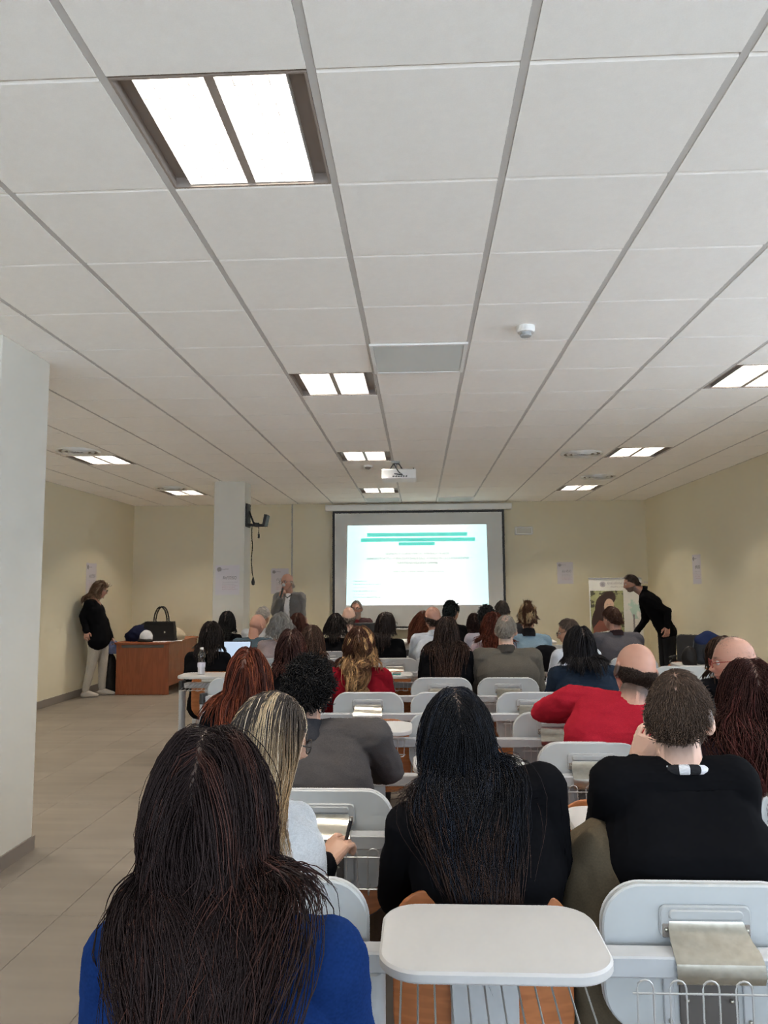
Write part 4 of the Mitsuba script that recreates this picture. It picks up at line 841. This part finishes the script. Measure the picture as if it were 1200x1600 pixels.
# --- nearest row
person('woman in a royal blue sweater with very long dark brown hair, nearest to the camera', (325, 1134, 1.27), sit(-0.33, -1), face=(2, -4, 0), sex='f', b=1.02, sw=0.152, neck=(0.050, -0.03, -0.10), top=('royal', (0.006, 0.021, 0.088)), wr=0.8,
       root=(0.016, 0.011, 0.011), det=2, hairs=dict(list=[longh((0.018, 0.0115, 0.011), L=0.60, n=5000, tip=(0.030, 0.017, 0.015)) | dict(r=0.00110, steps=13, vol=0.22, thick=0.03, per=60, clump=0.28, wave=(0.006, 4.0), fade=0.45, part=-0.02, layer=0.3, lmin=0.6, gather=7.0, gwidth=0.092, tone=0.2, streaks=[((0.046, 0.021, 0.017), 0.08, True)], topvol=0.7),
                                                              longh((0.018, 0.0115, 0.011), L=0.42, n=350, tip=(0.085, 0.032, 0.022)) | dict(r=0.0009, steps=14, vol=0.26, thick=0.035, per=14, wave=(0.010, 5.0), fade=0.35, layer=0.2, mess=0.2, gather=6.0, gwidth=0.12)], cover=True))
# --- first visible bench row
def bangles(k, d):
    e, w = d['A'][1][1], d['A'][1][2]; ax = nrm(w - e); u = nrm(np.cross(ax, [0, 0, 1])); v = np.cross(ax, u); a = np.linspace(0, 2 * np.pi, 22, endpoint=False)
    for q, t in enumerate((0.012, -0.004)): put('bracelet', tube(w + ax * t + 0.031 * np.cos(a)[:, None] * u + 0.031 * np.sin(a)[:, None] * v + 0.006 * np.sin(a + q)[:, None] * ax, 0.0016, 6, True), M_GOLD, k, 50)
blonde = longh((0.050, 0.042, 0.038), L=0.36, n=3000, tip=(0.44, 0.29, 0.155)) | dict(r=0.0011, steps=12, vol=0.09, thick=0.012, per=16, clump=0.45, face=0.066, gather=3, gwidth=0.08, fade=0.30, part=0.02, layer=0.15, lmin=0.8, streaks=[((0.42, 0.32, 0.20), 0.34, True), ((0.55, 0.45, 0.33), 0.08, False)], mess=0.10, tone=0.2)
person('blonde woman with dark roots in a white top, looking down at her hand', (421, 1076, 2.10), sit(-0.35, 0), face=(-70, -17, 4), sex='f', b=0.92, sw=0.145, tyaw=-22, top=('whitetop', (0.76, 0.78, 0.80)), wr=0.5, det=2, root=(0.05, 0.04, 0.035), glasses=M_FRAME,
       sleeve=[('whitetop', (0.76, 0.78, 0.80)), ('blackcuff', (0.0045, 0.0045, 0.0055))], shoulders=[W(352, 1290, 2.0), W(462, 1288, 2.16)], arms={'R': (W(468, 1425, 2.16), W(507, 1352, 2.22))}, hands={'R': (W(541, 1303, 2.30) - W(507, 1352, 2.22), (-0.45, -0.80, 0.35), [30, 42, 50, 55], 1.0)}, hairs=blonde | dict(cover=True), extra=bangles, trousers=('darktrousers', (0.02, 0.02, 0.025)))
blackhair = longh((0.0085, 0.0085, 0.010), L=0.58, n=4200, tip=(0.060, 0.033, 0.025)) | dict(r=0.00115, steps=13, vol=0.14, thick=0.03, per=55, clump=0.42, wave=(0.010, 4.2), fade=0.55, gather=5.0, gwidth=0.075, gshift=-0.035, tone=0.2, part=-0.02, layer=0.35, lmin=0.6, topvol=0.5, streaks=[((0.012, 0.014, 0.020), 0.3, True)], gdir=(0, 0, -1.0))
person('woman in black with long black hair, leaning left, in the middle of the picture', (714, 1071, 2.10), sit(0.165, 0), face=(4, -8, -3), sex='f', b=1.0, shoulders=[W(640, 1292, 2.02), W(846, 1232, 2.04)], neck=(0.06, -0.03, -0.10), top=('blacksweater', (0.0045, 0.0045, 0.0055)), wr=0.7, det=2, root=(0.009, 0.009, 0.010), hairs=blackhair | dict(cover=True), trousers=('slatejeans', (0.075, 0.105, 0.135)),
       arms={'L': (W(618, 1400, 2.20), W(680, 1330, 2.45)), 'R': (W(868, 1380, 2.10), W(800, 1330, 2.40))})
person('man in a black sweater with beard and glasses, hand at his neck, on the right', (1058, 1045, 2.12), sit(0.70, 0), face=(-30, -4, 0), sex='m', b=1.08, shoulders=[W(962, 1226, 2.07), W(1142, 1222, 2.07)], top=('blackknit', (0.0045, 0.0045, 0.0055)), wr=0.6, det=2, line='spot', root=(0.055, 0.036, 0.027), beard=(0.045, 0.032, 0.027), glasses=M_FRAME, skin='pale',
       hairs=short((0.062, 0.040, 0.029), n=5000, L=0.024) | dict(r=0.0011, line='recede', mess=0.15, tip=(0.060, 0.040, 0.030), steps=5, vol=0.05, lmin=0.5, lift=0.12, grav=14), trousers=('olive', (0.085, 0.068, 0.045)),
       arms={'L': (W(944, 1340, 2.40), W(996, 1200, 2.34)), 'R': (W(1160, 1370, 2.12), W(1110, 1330, 2.40))}, hands={'L': (W(1018, 1140, 2.33) - W(996, 1200, 2.34), (-0.6, -0.78, 0.0), [22, 26, 34, 40], 1.0)},
       extra=lambda k, d: [put('shirt_collar', tube([lerp(d['N'], d['NT'], 0.33) + 0.062 * (math.cos(a) * d['lat'] + math.sin(a) * nrm(np.cross(d['NT'] - d['N'], d['lat']))) for a in np.linspace(q * math.pi / 8, (q + 1) * math.pi / 8 - 0.01, 5)], 0.013, 8), cloth(*(('shirtwhite', (0.60, 0.60, 0.62)) if q % 2 else ('shirtblack', (0.02, 0.02, 0.022)))), k, 50) for q in range(16)])
# --- second row
person('woman with long auburn hair in black, cut by the right edge of the picture', (1170, 1028, 2.92), sit(1.33, 1), face=(-6, -6, 0), sex='f', b=0.95, top=('darkplum', (0.020, 0.012, 0.016)), det=1, root=(0.03, 0.011, 0.009),
       hairs=longh((0.030, 0.0115, 0.010), L=0.50, n=1900, tip=(0.055, 0.020, 0.015)) | dict(r=0.0017, steps=14, vol=0.26, gather=2.5, gwidth=0.14, thick=0.06, wave=(0.014, 3.6), streaks=[((0.062, 0.019, 0.017), 0.18, True)], part=0.02))
person('man in a dark grey jacket with curly black hair, leaning forward', (482, 1029, 2.98), sit(-0.32, 1), face=(0, -12, 3), sex='m', b=1.10, shoulders=[W(462, 1150, 2.93), W(582, 1153, 2.93)], top=('greyjacket', (0.060, 0.055, 0.055)), topname='jacket', wr=1.3, det=2, root=(0.012, 0.011, 0.011), collar=(('greycollar', (0.030, 0.030, 0.034)), 0.068, 0.05), trousers=('brownt', (0.05, 0.03, 0.02)),
       hairs=short((0.011, 0.010, 0.010), n=2000, L=0.060) | dict(r=0.0026, curl=0.55, mess=0.45, steps=7, vol=0.14, lift=0.6, grav=6), arms={'R': (W(607, 1203, 3.02), W(565, 1205, 3.30)), 'L': (W(445, 1210, 3.02), W(480, 1205, 3.30))})
# --- third row
person('woman with a copper red bob in black on the left', (388, 1012, 3.74), sit(-0.87, 2), face=(-6, -6, 0), sex='f', top=BLK, det=1, root=(0.06, 0.016, 0.010), hairs=bob((0.075, 0.020, 0.012), L=0.34, n=900, tip=(0.14, 0.036, 0.018)) | dict(r=0.0030, steps=14, vol=0.24, thick=0.035, streaks=[((0.16, 0.045, 0.022), 0.2, True), ((0.035, 0.012, 0.009), 0.25, True)], part=0.03, wave=(0.006, 4)))
person('balding man in a crimson sweater leaning on his left arm', (991, 1003, 3.72), sit(0.76, 2), face=(6, -20, 12), sex='m', hs=1.16, b=1.15, shoulders=[W(893, 1093, 3.78), W(1010, 1110, 3.72)], top=('crimson', (0.340, 0.016, 0.030)), wr=1.4, det=2, line='horse', skin='red', root=(0.035, 0.024, 0.020), neck=(-0.045, -0.045, -0.050),
       hairs=short((0.035, 0.024, 0.020), n=2600, L=0.014) | dict(r=0.0012, line='horse', vol=0.004, lift=0.02), arms={'L': (W(848, 1113, 4.02), W(905, 1118, 4.14)), 'R': (W(1040, 1150, 3.80), W(1010, 1150, 4.05))})
person('bald man with red glasses in profile, facing left, at the right edge', (1146, 993, 3.78), sit(1.55, 2), face=(78, -6, 0), sex='m', tyaw=25, top=('darkgrey', (0.03, 0.03, 0.034)), det=1, skin='red', glasses=M_REDFRAME, line='none', eyes=True, hairs=short((0.20, 0.15, 0.12), n=900, L=0.006) | dict(r=0.0010, line='recede', vol=0.01, lift=0.6))
# --- fifth row
curls = longh((0.075, 0.036, 0.018), L=0.40, n=1000, tip=(0.28, 0.16, 0.075)) | dict(r=0.0034, steps=18, vol=0.22, thick=0.03, wave=(0.020, 7.0), clump=0.7, per=22, streaks=[((0.46, 0.28, 0.13), 0.38, True), ((0.045, 0.018, 0.011), 0.3, True)], fade=0.35, part=-0.02)
person('woman in a red top with wavy blonde and brown hair', (562, 978, 5.32), sit(-0.38, 4), sex='f', b=0.98, sw=0.165, top=('red', (0.160, 0.006, 0.012)), det=1, root=(0.07, 0.035, 0.02), hairs=curls)
person('woman with a dark brown wavy bob left of the red top woman, nearer one', (455, 983, 5.36), sit(-0.90, 4), face=(4, -4, 0), sex='f', top=BLK, root=DKBR, hairs=bob((0.030, 0.013, 0.011), L=0.25, n=600, tip=(0.050, 0.018, 0.014)) | dict(vol=0.22, wave=(0.010, 5)))
person('woman in a navy jacket with a chin-length black bob', (906, 978, 5.36), sit(1.17, 4), face=(8, -10, 0), sex='f', b=1.12, sw=0.18, top=('navyjacket', (0.014, 0.022, 0.036)), topname='jacket', det=1, root=BLKH, hairs=bob((0.011, 0.010, 0.011), L=0.24, n=800) | dict(vol=0.22, part=0.0), collar=(('navyjacket', (0.014, 0.022, 0.036)), 0.070, 0.03))
person('person with dark brown hair almost hidden behind the bald man with red glasses', (1128, 993, 5.36), sit(2.16, 4), sex='f', top=BLK, root=DKBR, hairs=bob(DKBR, L=0.22))
# --- sixth row
person('woman in a black sweater with shoulder-length dark brown hair, centre', (698, 962, 6.16), sit(0.20, 5), face=(-2, -2, 0), sex='f', b=1.0, sw=0.16, top=BLK, det=1, root=DKBR, hairs=longh((0.020, 0.013, 0.011), L=0.42, n=700, tip=(0.045, 0.024, 0.018)) | dict(vol=0.20, thick=0.04, streaks=[((0.075, 0.048, 0.036), 0.08, True)]))
person('balding grey-haired man in a brown tweed jacket', (790, 960, 6.16), sit(0.70, 5), face=(-14, -2, 0), sex='m', b=1.22, sw=0.205, top=('tweed', (0.085, 0.078, 0.066)), topname='jacket', det=1, line='spot', skin='pale', root=(0.20, 0.18, 0.15), hairs=short((0.21, 0.19, 0.16), n=700, L=0.02) | dict(line='recede', vol=0.02, tone=0.15), collar=(('tweeddark', (0.05, 0.045, 0.04)), 0.070, 0.035))
person('woman with long brown hair in dark clothes, beside the wavy bob', (487, 975, 6.20), sit(-0.87, 5), face=(0, 0, 0), sex='f', top=('darkbrown', (0.025, 0.016, 0.014)), root=DKBR, hairs=longh((0.032, 0.018, 0.013), L=0.38, tip=(0.06, 0.03, 0.02)))
# --- seventh row
person('woman with a black bob in black behind the water bottle', (330, 970, 6.96), sit(-1.92, 6), face=(-8, -4, 0), sex='f', b=0.98, top=BLK, root=BLKH, hairs=bob((0.017, 0.013, 0.012), L=0.26, n=600) | dict(vol=0.2))
person('man with glasses in profile facing left, white shirt', (889, 966, 7.06), sit(1.39, 6), face=(72, -12, 0), sex='m', tyaw=15, top=('whiteshirt', (0.55, 0.60, 0.66)), topname='shirt', det=1, line='recede', root=(0.07, 0.05, 0.04), glasses=M_FRAME, eyes=True, hairs=short((0.085, 0.062, 0.050), n=700, L=0.035) | dict(line='recede'))
person('woman with rounded auburn hair beside the balding man in tweed', (769, 955, 7.0), sit(0.69, 6), face=(20, 0, 10), sex='f', top=('floral', (0.34, 0.26, 0.29)), root=AUB, hairs=bob((0.060, 0.016, 0.010), L=0.32, n=600, tip=(0.085, 0.022, 0.013)) | dict(vol=0.22, wave=(0.012, 6), thick=0.04))
# --- eighth row
person('woman with short grey hair and a pale pink sweater', (438, 957, 7.78), sit(-1.42, 7), face=(-10, -4, 0), sex='f', b=1.0, top=('palepink', (0.36, 0.29, 0.29)), root=GRY, hairs=bob((0.23, 0.22, 0.205), L=0.15, n=600, tip=(0.30, 0.285, 0.265)) | dict(vol=0.22, wave=(0.012, 7), tone=0.2, flow='crown'))
person('dark-haired woman in black with glasses, head turned right', (603, 955, 7.80), sit(-0.29, 7), face=(-40, -4, 0), sex='f', b=1.0, top=BLK, root=DKBR, glasses=M_FRAME, hairs=longh((0.022, 0.016, 0.015), L=0.30, n=520) | dict(vol=0.14))
person('balding man in a white shirt, left ear in view', (676, 947, 7.82), sit(0.13, 7), face=(24, -4, 0), sex='m', b=1.05, top=('whiteshirt', (0.55, 0.60, 0.66)), topname='shirt', line='horse', skin='red', root=(0.04, 0.025, 0.02), hairs=short((0.035, 0.024, 0.02), n=420, L=0.03) | dict(line='horse'), collar=(('whiteshirt', (0.55, 0.60, 0.66)), 0.066, 0.03))
person('person with black hair in a pale patterned shirt', (760, 946, 7.86), sit(0.70, 7), face=(10, 0, 0), sex='m', top=('patterned', (0.38, 0.36, 0.40)), topname='shirt', root=BLKH, hairs=short((0.012, 0.013, 0.014), n=600, L=0.07) | dict(vol=0.12, r=0.004, flow='back'))
person('woman in a light blue sweater with pinned-up brown and blonde hair', (824, 948, 7.86), sit(1.15, 7), face=(-8, -4, 0), sex='f', b=1.02, sw=0.165, top=('skyblue', (0.22, 0.32, 0.40)), root=BR, hairs=dict(list=[short((0.10, 0.045, 0.025), n=420, L=0.10) | dict(r=0.004, flow='up', steps=9, grav=-4, vol=0.14, streaks=[((0.45, 0.32, 0.18), 0.35, True)], wave=(0.008, 9)), short((0.06, 0.025, 0.016), n=300, L=0.06) | dict(r=0.004)], cover=False), collar=(('blackscarf', (0.012, 0.012, 0.014)), 0.068, 0.055))
person('man in a dark grey sweater in front of the roll-up banner', (956, 947, 7.86), sit(2.07, 7), face=(28, -6, 0), sex='m', b=1.22, sw=0.20, tyaw=8, top=('greysweater', (0.075, 0.072, 0.082)), det=1, root=(0.05, 0.025, 0.016), skin='red', hairs=short((0.055, 0.026, 0.017), n=700, L=0.035), collar=(('darkcollar', (0.03, 0.018, 0.02)), 0.070, 0.03))
# --- ninth and tenth row
person('woman with smooth black hair before the pillar', (355, 954, 9.36), sit(-2.38, 9), sex='f', top=BLK, root=BLKH, hairs=longh((0.012, 0.0115, 0.012), L=0.30) | dict(vol=0.20))
person('bald man in a slate blue sweater left of the grey-haired woman', (402, 959, 8.58), sit(-1.86, 8), face=(-25, -14, 8), sex='m', b=1.05, top=('slate', (0.060, 0.090, 0.115)), skin='red', line='none')
person('brown-haired woman with a hand raised beside her head', (465, 957, 8.60), sit(-1.36, 8), face=(-10, -2, 0), sex='f', top=('plum', (0.05, 0.02, 0.025)), root=DKBR, hairs=bob((0.045, 0.018, 0.013), L=0.26), arms={'R': (W(484, 1000, 8.7), W(478, 978, 8.62))}, hands={'R': ((-0.1, 0, 1), (0.9, -0.3, 0), 45)})
person('woman with a rounded black bob in black beside the white table', (524, 958, 8.60), sit(-0.96, 8), sex='f', b=0.98, top=('blackknit', (0.0045, 0.0045, 0.0055)), root=BLKH, hairs=bob((0.015, 0.012, 0.011), L=0.20, n=500) | dict(vol=0.2, flow='crown'))
person('man with white hair and pale shirt left of the man with the microphone', (411, 947, 9.40), sit(-1.94, 9), face=(-20, -6, 0), sex='m', top=('palegrey', (0.45, 0.47, 0.49)), topname='shirt', root=(0.4, 0.36, 0.32), line='recede', hairs=short((0.45, 0.41, 0.36), n=420, L=0.035) | dict(line='recede', r=0.004))
person('bald man in a pale shirt in front of the seated speaker', (545, 948, 9.40), sit(-0.87, 9), face=(4, -2, 0), sex='m', top=('paleshirt', (0.45, 0.42, 0.40)), topname='shirt', line='horse', skin='pale', root=(0.16, 0.12, 0.10), hairs=short((0.16, 0.13, 0.11), n=350, L=0.02) | dict(line='horse', r=0.004))
person('woman with a long reddish auburn mane beside the balding man in white', (662, 953, 10.12), sit(0.08, 10), face=(10, 0, -12), sex='f', top=('rustdark', (0.05, 0.02, 0.015)), root=(0.07, 0.025, 0.016), hairs=longh((0.085, 0.028, 0.017), L=0.52, n=500, tip=(0.16, 0.06, 0.035)) | dict(gdir=(-0.55, -0.2, -1.0), wave=(0.012, 4)))
person('woman with glossy black hair in a bun below the slide', (705, 939, 9.40), sit(0.42, 9), face=(-38, -4, 0), sex='f', top=BLK, root=BLKH, hs=1.06, hairs=dict(list=[short((0.010, 0.014, 0.015), n=420, L=0.10) | dict(r=0.005, flow='back', steps=8, vol=0.06, lift=0.02, grav=3, mess=0.03)], cover=False))
person('small dark-haired woman left of the patterned shirt', (741, 957, 10.12), sit(0.76, 10), sex='f', b=0.85, top=BLK, root=DKBR, hairs=longh((0.022, 0.012, 0.012), L=0.30))
person('man with short dark grey hair below the screen’s right edge', (784, 938, 9.40), sit(1.06, 9), face=(6, 0, 0), sex='m', top=('darkgrey', (0.03, 0.03, 0.034)), root=(0.05, 0.045, 0.04), hairs=short((0.050, 0.043, 0.038), n=420, L=0.035) | dict(r=0.004))

# --- people who are not in the audience rows
def shirt_front(c, wid=0.045, low=-0.30):
    def fn(k, d):
        f = d['fwd']; r = 0.05
        m = smooth_mesh(hull((d['N'] + f * 0.035 - [0, 0, 0.02], 0.045), (d['chest'] + f * 0.085 * d['b'], wid), (d['waist'] + f * 0.082 * d['b'], wid), (d['hip'] + f * 0.082 * d['b'], wid)), 0.02, 3); put('shirt', m, cloth(*c), k, True)
    return fn
def stand(hipc, fwd, feet, knee_f=0.02):
    fwd = np.array(fwd, float); L = []
    for (fx, fy), s in zip(feet, (-1, 1)):
        an = np.array([fx, fy, 0.085]); h = np.asarray(hipc) + nrm([fwd[1], -fwd[0], 0]) * s * 0.085; kn = lerp(h, an, 0.5) + fwd * knee_f; L.append((h, kn, an, fwd))
    return L
hp = np.array([-4.71, 10.95, 0.90]); fw = np.array([0.98, 0.17, 0])
person('woman standing by the left wall in a black blazer and white trousers', (156, 908, 10.95), hp, face=(-78, -14, 0), sex='f', b=1.12, sw=0.165, tyaw=-80, top=('blazer', (0.0045, 0.0045, 0.0055)), topname='blazer', det=2, hem=0.09, root=(0.09, 0.05, 0.03), skin='red', glasses=M_FRAME, eyes=True, wr=0.7, neck=(0, -0.05, -0.10),
       hairs=bob((0.10, 0.055, 0.034), L=0.26, n=800, tip=(0.16, 0.10, 0.065)) | dict(r=0.0035, vol=0.32, wave=(0.014, 6), flow='back', streaks=[((0.24, 0.18, 0.13), 0.25, True)], mess=0.10, gather=0, thick=0.04), trousers=('whitetrousers', (0.46, 0.42, 0.36)), shoe=('sneaker', (0.48, 0.44, 0.39)),
       legs=[(hp + [0, 0.09, 0], (-4.70, 11.08, 0.50), (-4.72, 11.12, 0.085), fw), (hp + [0, -0.09, 0], (-4.77, 10.86, 0.48), (-4.86, 10.88, 0.085), fw)], arms={'R': (W(130, 963, 10.74), W(135, 986, 10.70)), 'L': (W(164, 972, 11.2), W(173, 996, 11.2))}, hands={'R': ((0.05, 0, -1), (0, -1, 0), 22), 'L': ((0.3, 0, -1), (0, 1, 0.3), 45)}, group='people standing',
       extra=lambda k, d: put('neckline', smooth_mesh(hull((d['N'] + d['fwd'] * 0.035, 0.040), (lerp(d['N'], d['chest'], 0.45) + d['fwd'] * 0.095, 0.020), (lerp(d['N'], d['chest'], 0.3) + d['fwd'] * 0.085, 0.03)), 0.02, 2), cloth('neckskin', (0.42, 0.23, 0.16)), k, True))
hp = np.array([-1.91, 11.0, 0.93])
person('man in a grey jacket and white shirt speaking into a microphone', (449, 896, 10.9), hp, face=(148, -4, 0), sex='m', b=1.08, tyaw=172, top=('lightgreyjacket', (0.160, 0.155, 0.150)), topname='jacket', det=2, hem=0.06, line='horse', root=(0.30, 0.24, 0.20), skin='red', glasses=M_FRAME, eyes=True, group='people standing', hairs=short((0.36, 0.30, 0.25), n=500, L=0.02) | dict(line='horse', r=0.0035),
       legs=[(hp + [0.09, 0, 0], (-1.81, 10.98, 0.48), (-1.80, 11.0, 0.085), np.array([0, -1.0, 0])), (hp + [-0.09, 0, 0], (-2.0, 10.98, 0.48), (-2.02, 11.0, 0.085), np.array([0, -1.0, 0]))], arms={'R': (W(429, 957, 10.80), W(438, 935, 10.62)), 'L': (W(472, 960, 10.95), W(468, 985, 10.85))}, hands={'R': ((0.28, -0.25, 1), (-0.75, -0.6, 0.1), 62), 'L': ((-0.2, -0.1, -1), (1, 0, 0), 35)}, extra=lambda k, d: (shirt_front(('whitefront', (0.80, 0.78, 0.78)), 0.058)(k, d), put('lanyard', tube([d['N'] + d['lat'] * s * 0.062 + d['fwd'] * f_ + np.array([0, 0, z_]) for s, f_, z_ in ((-1, 0.01, 0.02), (-0.8, 0.07, -0.02), (0, 0.105, -0.06), (0.8, 0.07, -0.02), (1, 0.01, 0.02))], 0.007, 6), M_CAP, k, 50)))
k = thing('microphone', 'dark handheld microphone held by the man in the grey jacket', 'microphone')
m0, m1 = W(439.5, 929, 10.53), W(443, 914, 10.58); ax = m1 - m0
put('grip', tube([m0 - ax * 0.3, m0, m0 + ax * 0.7], [0.011, 0.013, 0.016], 10), M_CAP, k, 40); put('grille', tf(trimesh.creation.icosphere(subdivisions=2, radius=0.026), None, m1), M_STEEL, k, True)
hp = np.array([3.40, 10.6, 0.94])
person('man in a black sweater bending forward beside the roll-up banner', (986, 897, 10.6), hp, face=(82, -16, 0), sex='m', b=1.06, tyaw=84, top=('blackknit', (0.0045, 0.0045, 0.0055)), det=2, hem=0.0, line='recede', root=(0.05, 0.035, 0.028), skin='red', eyes=True, group='people standing', neck=(0, -0.12, -0.055), shoulders=[W(1006, 936, 10.42), W(1006, 936, 10.80)], hairs=short((0.055, 0.040, 0.034), n=700, L=0.03) | dict(line='recede', r=0.003), beard=(0.12, 0.09, 0.08),
       trousers=('charcoal', (0.018, 0.018, 0.021)), legs=[(hp + [0, -0.09, 0], (3.39, 10.5, 0.49), (3.44, 10.5, 0.085), np.array([-1.0, 0, 0])), (hp + [0, 0.09, 0], (3.38, 10.7, 0.49), (3.42, 10.7, 0.085), np.array([-1.0, 0, 0]))], arms={'L': (W(1043, 955, 10.33), W(1043, 979, 10.28)), 'R': (W(1009, 968, 10.9), W(994, 988, 10.9))}, hands={'L': ((-0.1, 0, -1), (0.3, -1, 0), 30), 'R': ((-0.6, 0, -0.8), (0, 0.3, 1), 35)}, collar=(('blackknit', (0.0045, 0.0045, 0.0055)), 0.068, 0.03))
hp = np.array([-0.96, 11.62, 0.49])
person('older man with glasses seated behind the white table, facing the audience', (557, 938, 11.55), hp, face=(172, -4, 0), sex='m', tyaw=178, top=('maroonjacket', (0.055, 0.030, 0.032)), topname='jacket', det=1, line='recede', root=(0.25, 0.22, 0.20), skin='red', glasses=M_FRAME, eyes=True, group='people at the front', hairs=short((0.26, 0.23, 0.21), n=500, L=0.03) | dict(line='recede', r=0.0035), beard=(0.35, 0.28, 0.25), legs=[(hp + [0.09, 0, 0], (-0.84, 11.28, 0.49), (-0.84, 11.3, 0.085), np.array([0, -1.0, 0])), (hp + [-0.09, 0, 0], (-1.08, 11.28, 0.49), (-1.08, 11.3, 0.085), np.array([0, -1.0, 0]))], extra=shirt_front(('redvest', (0.16, 0.02, 0.025)), 0.05))
def office_chair(label, x, y, rz):
    k = thing('armchair', label, 'chair'); P = lambda n, m, mm: put(n, at(ply(m, mm, smooth=40), x, y, 0, rz), None, k)
    P('seat', tf(slab(0.46, 0.44, 0.05, 0.06, 0.012), None, (0, 0, 0.41)), M_CAP); P('backrest', tf(slab(0.44, 0.42, 0.04, 0.06, 0.01), Rx(90), (0, -0.20, 0.72)), M_CAP)
    P('frame', cat([tube([(s * 0.23, 0.18, 0.0), (s * 0.23, 0.16, 0.60), (s * 0.23, 0.10, 0.64), (s * 0.23, -0.16, 0.64), (s * 0.23, -0.22, 0.56), (s * 0.23, -0.23, 0.0)], 0.012, 8) for s in (-1, 1)] + [tube([(-0.23, -0.2, 0.43), (0.23, -0.2, 0.43)], 0.011, 6), tube([(-0.23, 0.15, 0.42), (0.23, 0.15, 0.42)], 0.011, 6)]), M_CAP)
    for s in (-1, 1): P('armrest', cbx(s * 0.23 - 0.025, s * 0.23 + 0.025, -0.15, 0.12, 0.645, 0.668, 0.006), M_CAP)
office_chair('black chair of the man seated behind the white table', -0.96, 11.70, 180)
office_chair('black armchair beside the bending man, near the right wall', 3.42, 9.75, 150)

# ================================================================ THINGS ON THE SEATS
bottle('clear water bottle on the lowered tablet at the left row end', -1.885, 6.49, 0.8305, 1.0)
k = thing('laptop', 'open laptop with a bright pale blue screen on a lowered tablet', 'laptop'); lx, ly = -1.80, 7.25
put('base', cbx(lx - 0.165, lx + 0.165, ly - 0.20, ly + 0.02, 0.831, 0.847, 0.003), M_STEEL, k)
l = put('lid', tf(cbx(-0.165, 0.165, 0.0, 0.008, 0, 0.215, 0.002), Rx(-12), (lx, ly + 0.02, 0.846)), M_CAP, k)
put('display', tf(bx(-0.155, 0.155, -0.002, -0.0008, 0.012, 0.205), Rx(-12), (lx, ly + 0.02, 0.846)), mat('display', (0.1, 0.1, 0.1), 0.4), l, emitter={'type': 'area', 'radiance': rgb((0.50, 0.63, 0.80))})
k = thing('backpack', 'navy and dark grey backpack standing on a lowered tablet at the right', 'backpack'); qx, qy, qz = 2.70, 7.24, 0.8305
put('main_bag', tf(smooth_mesh(hull((np.array([-0.085, 0, 0.05]), 0.05), (np.array([0.085, 0, 0.05]), 0.05), (np.array([-0.07, 0.02, 0.20]), 0.055), (np.array([0.07, 0.02, 0.20]), 0.055), (np.array([0, 0.02, 0.235]), 0.065)), 0.02, 4), None, (qx, qy, qz)), cloth('packgrey', (0.030, 0.032, 0.036)), k, True)
put('top_flap', tf(smooth_mesh(hull((np.array([-0.065, 0.01, 0.215]), 0.06), (np.array([0.065, 0.01, 0.215]), 0.06), (np.array([0, 0.01, 0.245]), 0.065)), 0.02, 4), None, (qx, qy, qz)), cloth('packnavy', (0.018, 0.026, 0.070)), k, True)
put('front_pocket', tf(slab(0.15, 0.12, 0.03, 0.03, 0.01), Rx(90), (qx, qy - 0.045, qz + 0.10)), cloth('packgrey', (0.030, 0.032, 0.036)), k, 50)
put('strap', tube([(qx - 0.11, qy + 0.03, qz + 0.24), (qx - 0.135, qy + 0.03, qz + 0.15), (qx - 0.115, qy + 0.02, qz + 0.03)], 0.010, 6), M_CAP, k, 40)
put('pouch', lump((2.505, 7.20, 0.83), r3(0.07, 0.06, 0.12), 0.02, 21), M_LEATHER, smooth=True, label='small black bag leaning left of the backpack', cat='bag')
put('coat', lump((1.22, 7.52, 0.60), r3(0.20, 0.10, 0.27), 0.08, 31), cloth('blackcoat', (0.010, 0.010, 0.012)), smooth=True, label='black coat hung over the seat behind the light blue sweater', cat='coat')
put('coat', lump((0.47, 2.10, 0.45), r3(0.14, 0.20, 0.34), 0.10, 33), cloth('olivecoat', (0.085, 0.068, 0.045)), smooth=True, label='olive brown coat beside the man in the black knit, left of him', cat='coat')
k = thing('phone', 'teal phone lying on the lowered tablet right of the red top woman', 'phone'); put('case', cbx(-0.235, -0.165, 6.40, 6.53, 0.8305, 0.839, 0.002), mat('tealcase', (0.05, 0.30, 0.28), 0.4), k); put('glass', bx(-0.231, -0.169, 6.404, 6.526, 0.839, 0.8395), M_CAP, k)
k = thing('pen', 'short dark pen held by the blonde woman', 'pen'); p0, p1 = W(541, 1312, 2.29), W(548, 1282, 2.29); put('barrel', tube([p0, p1], 0.0055, 8), M_CAP, k, 40); put('tip', tube([p1, p1 + (p1 - p0) * 0.15], [0.005, 0.003], 8), M_GALV, k, 40)
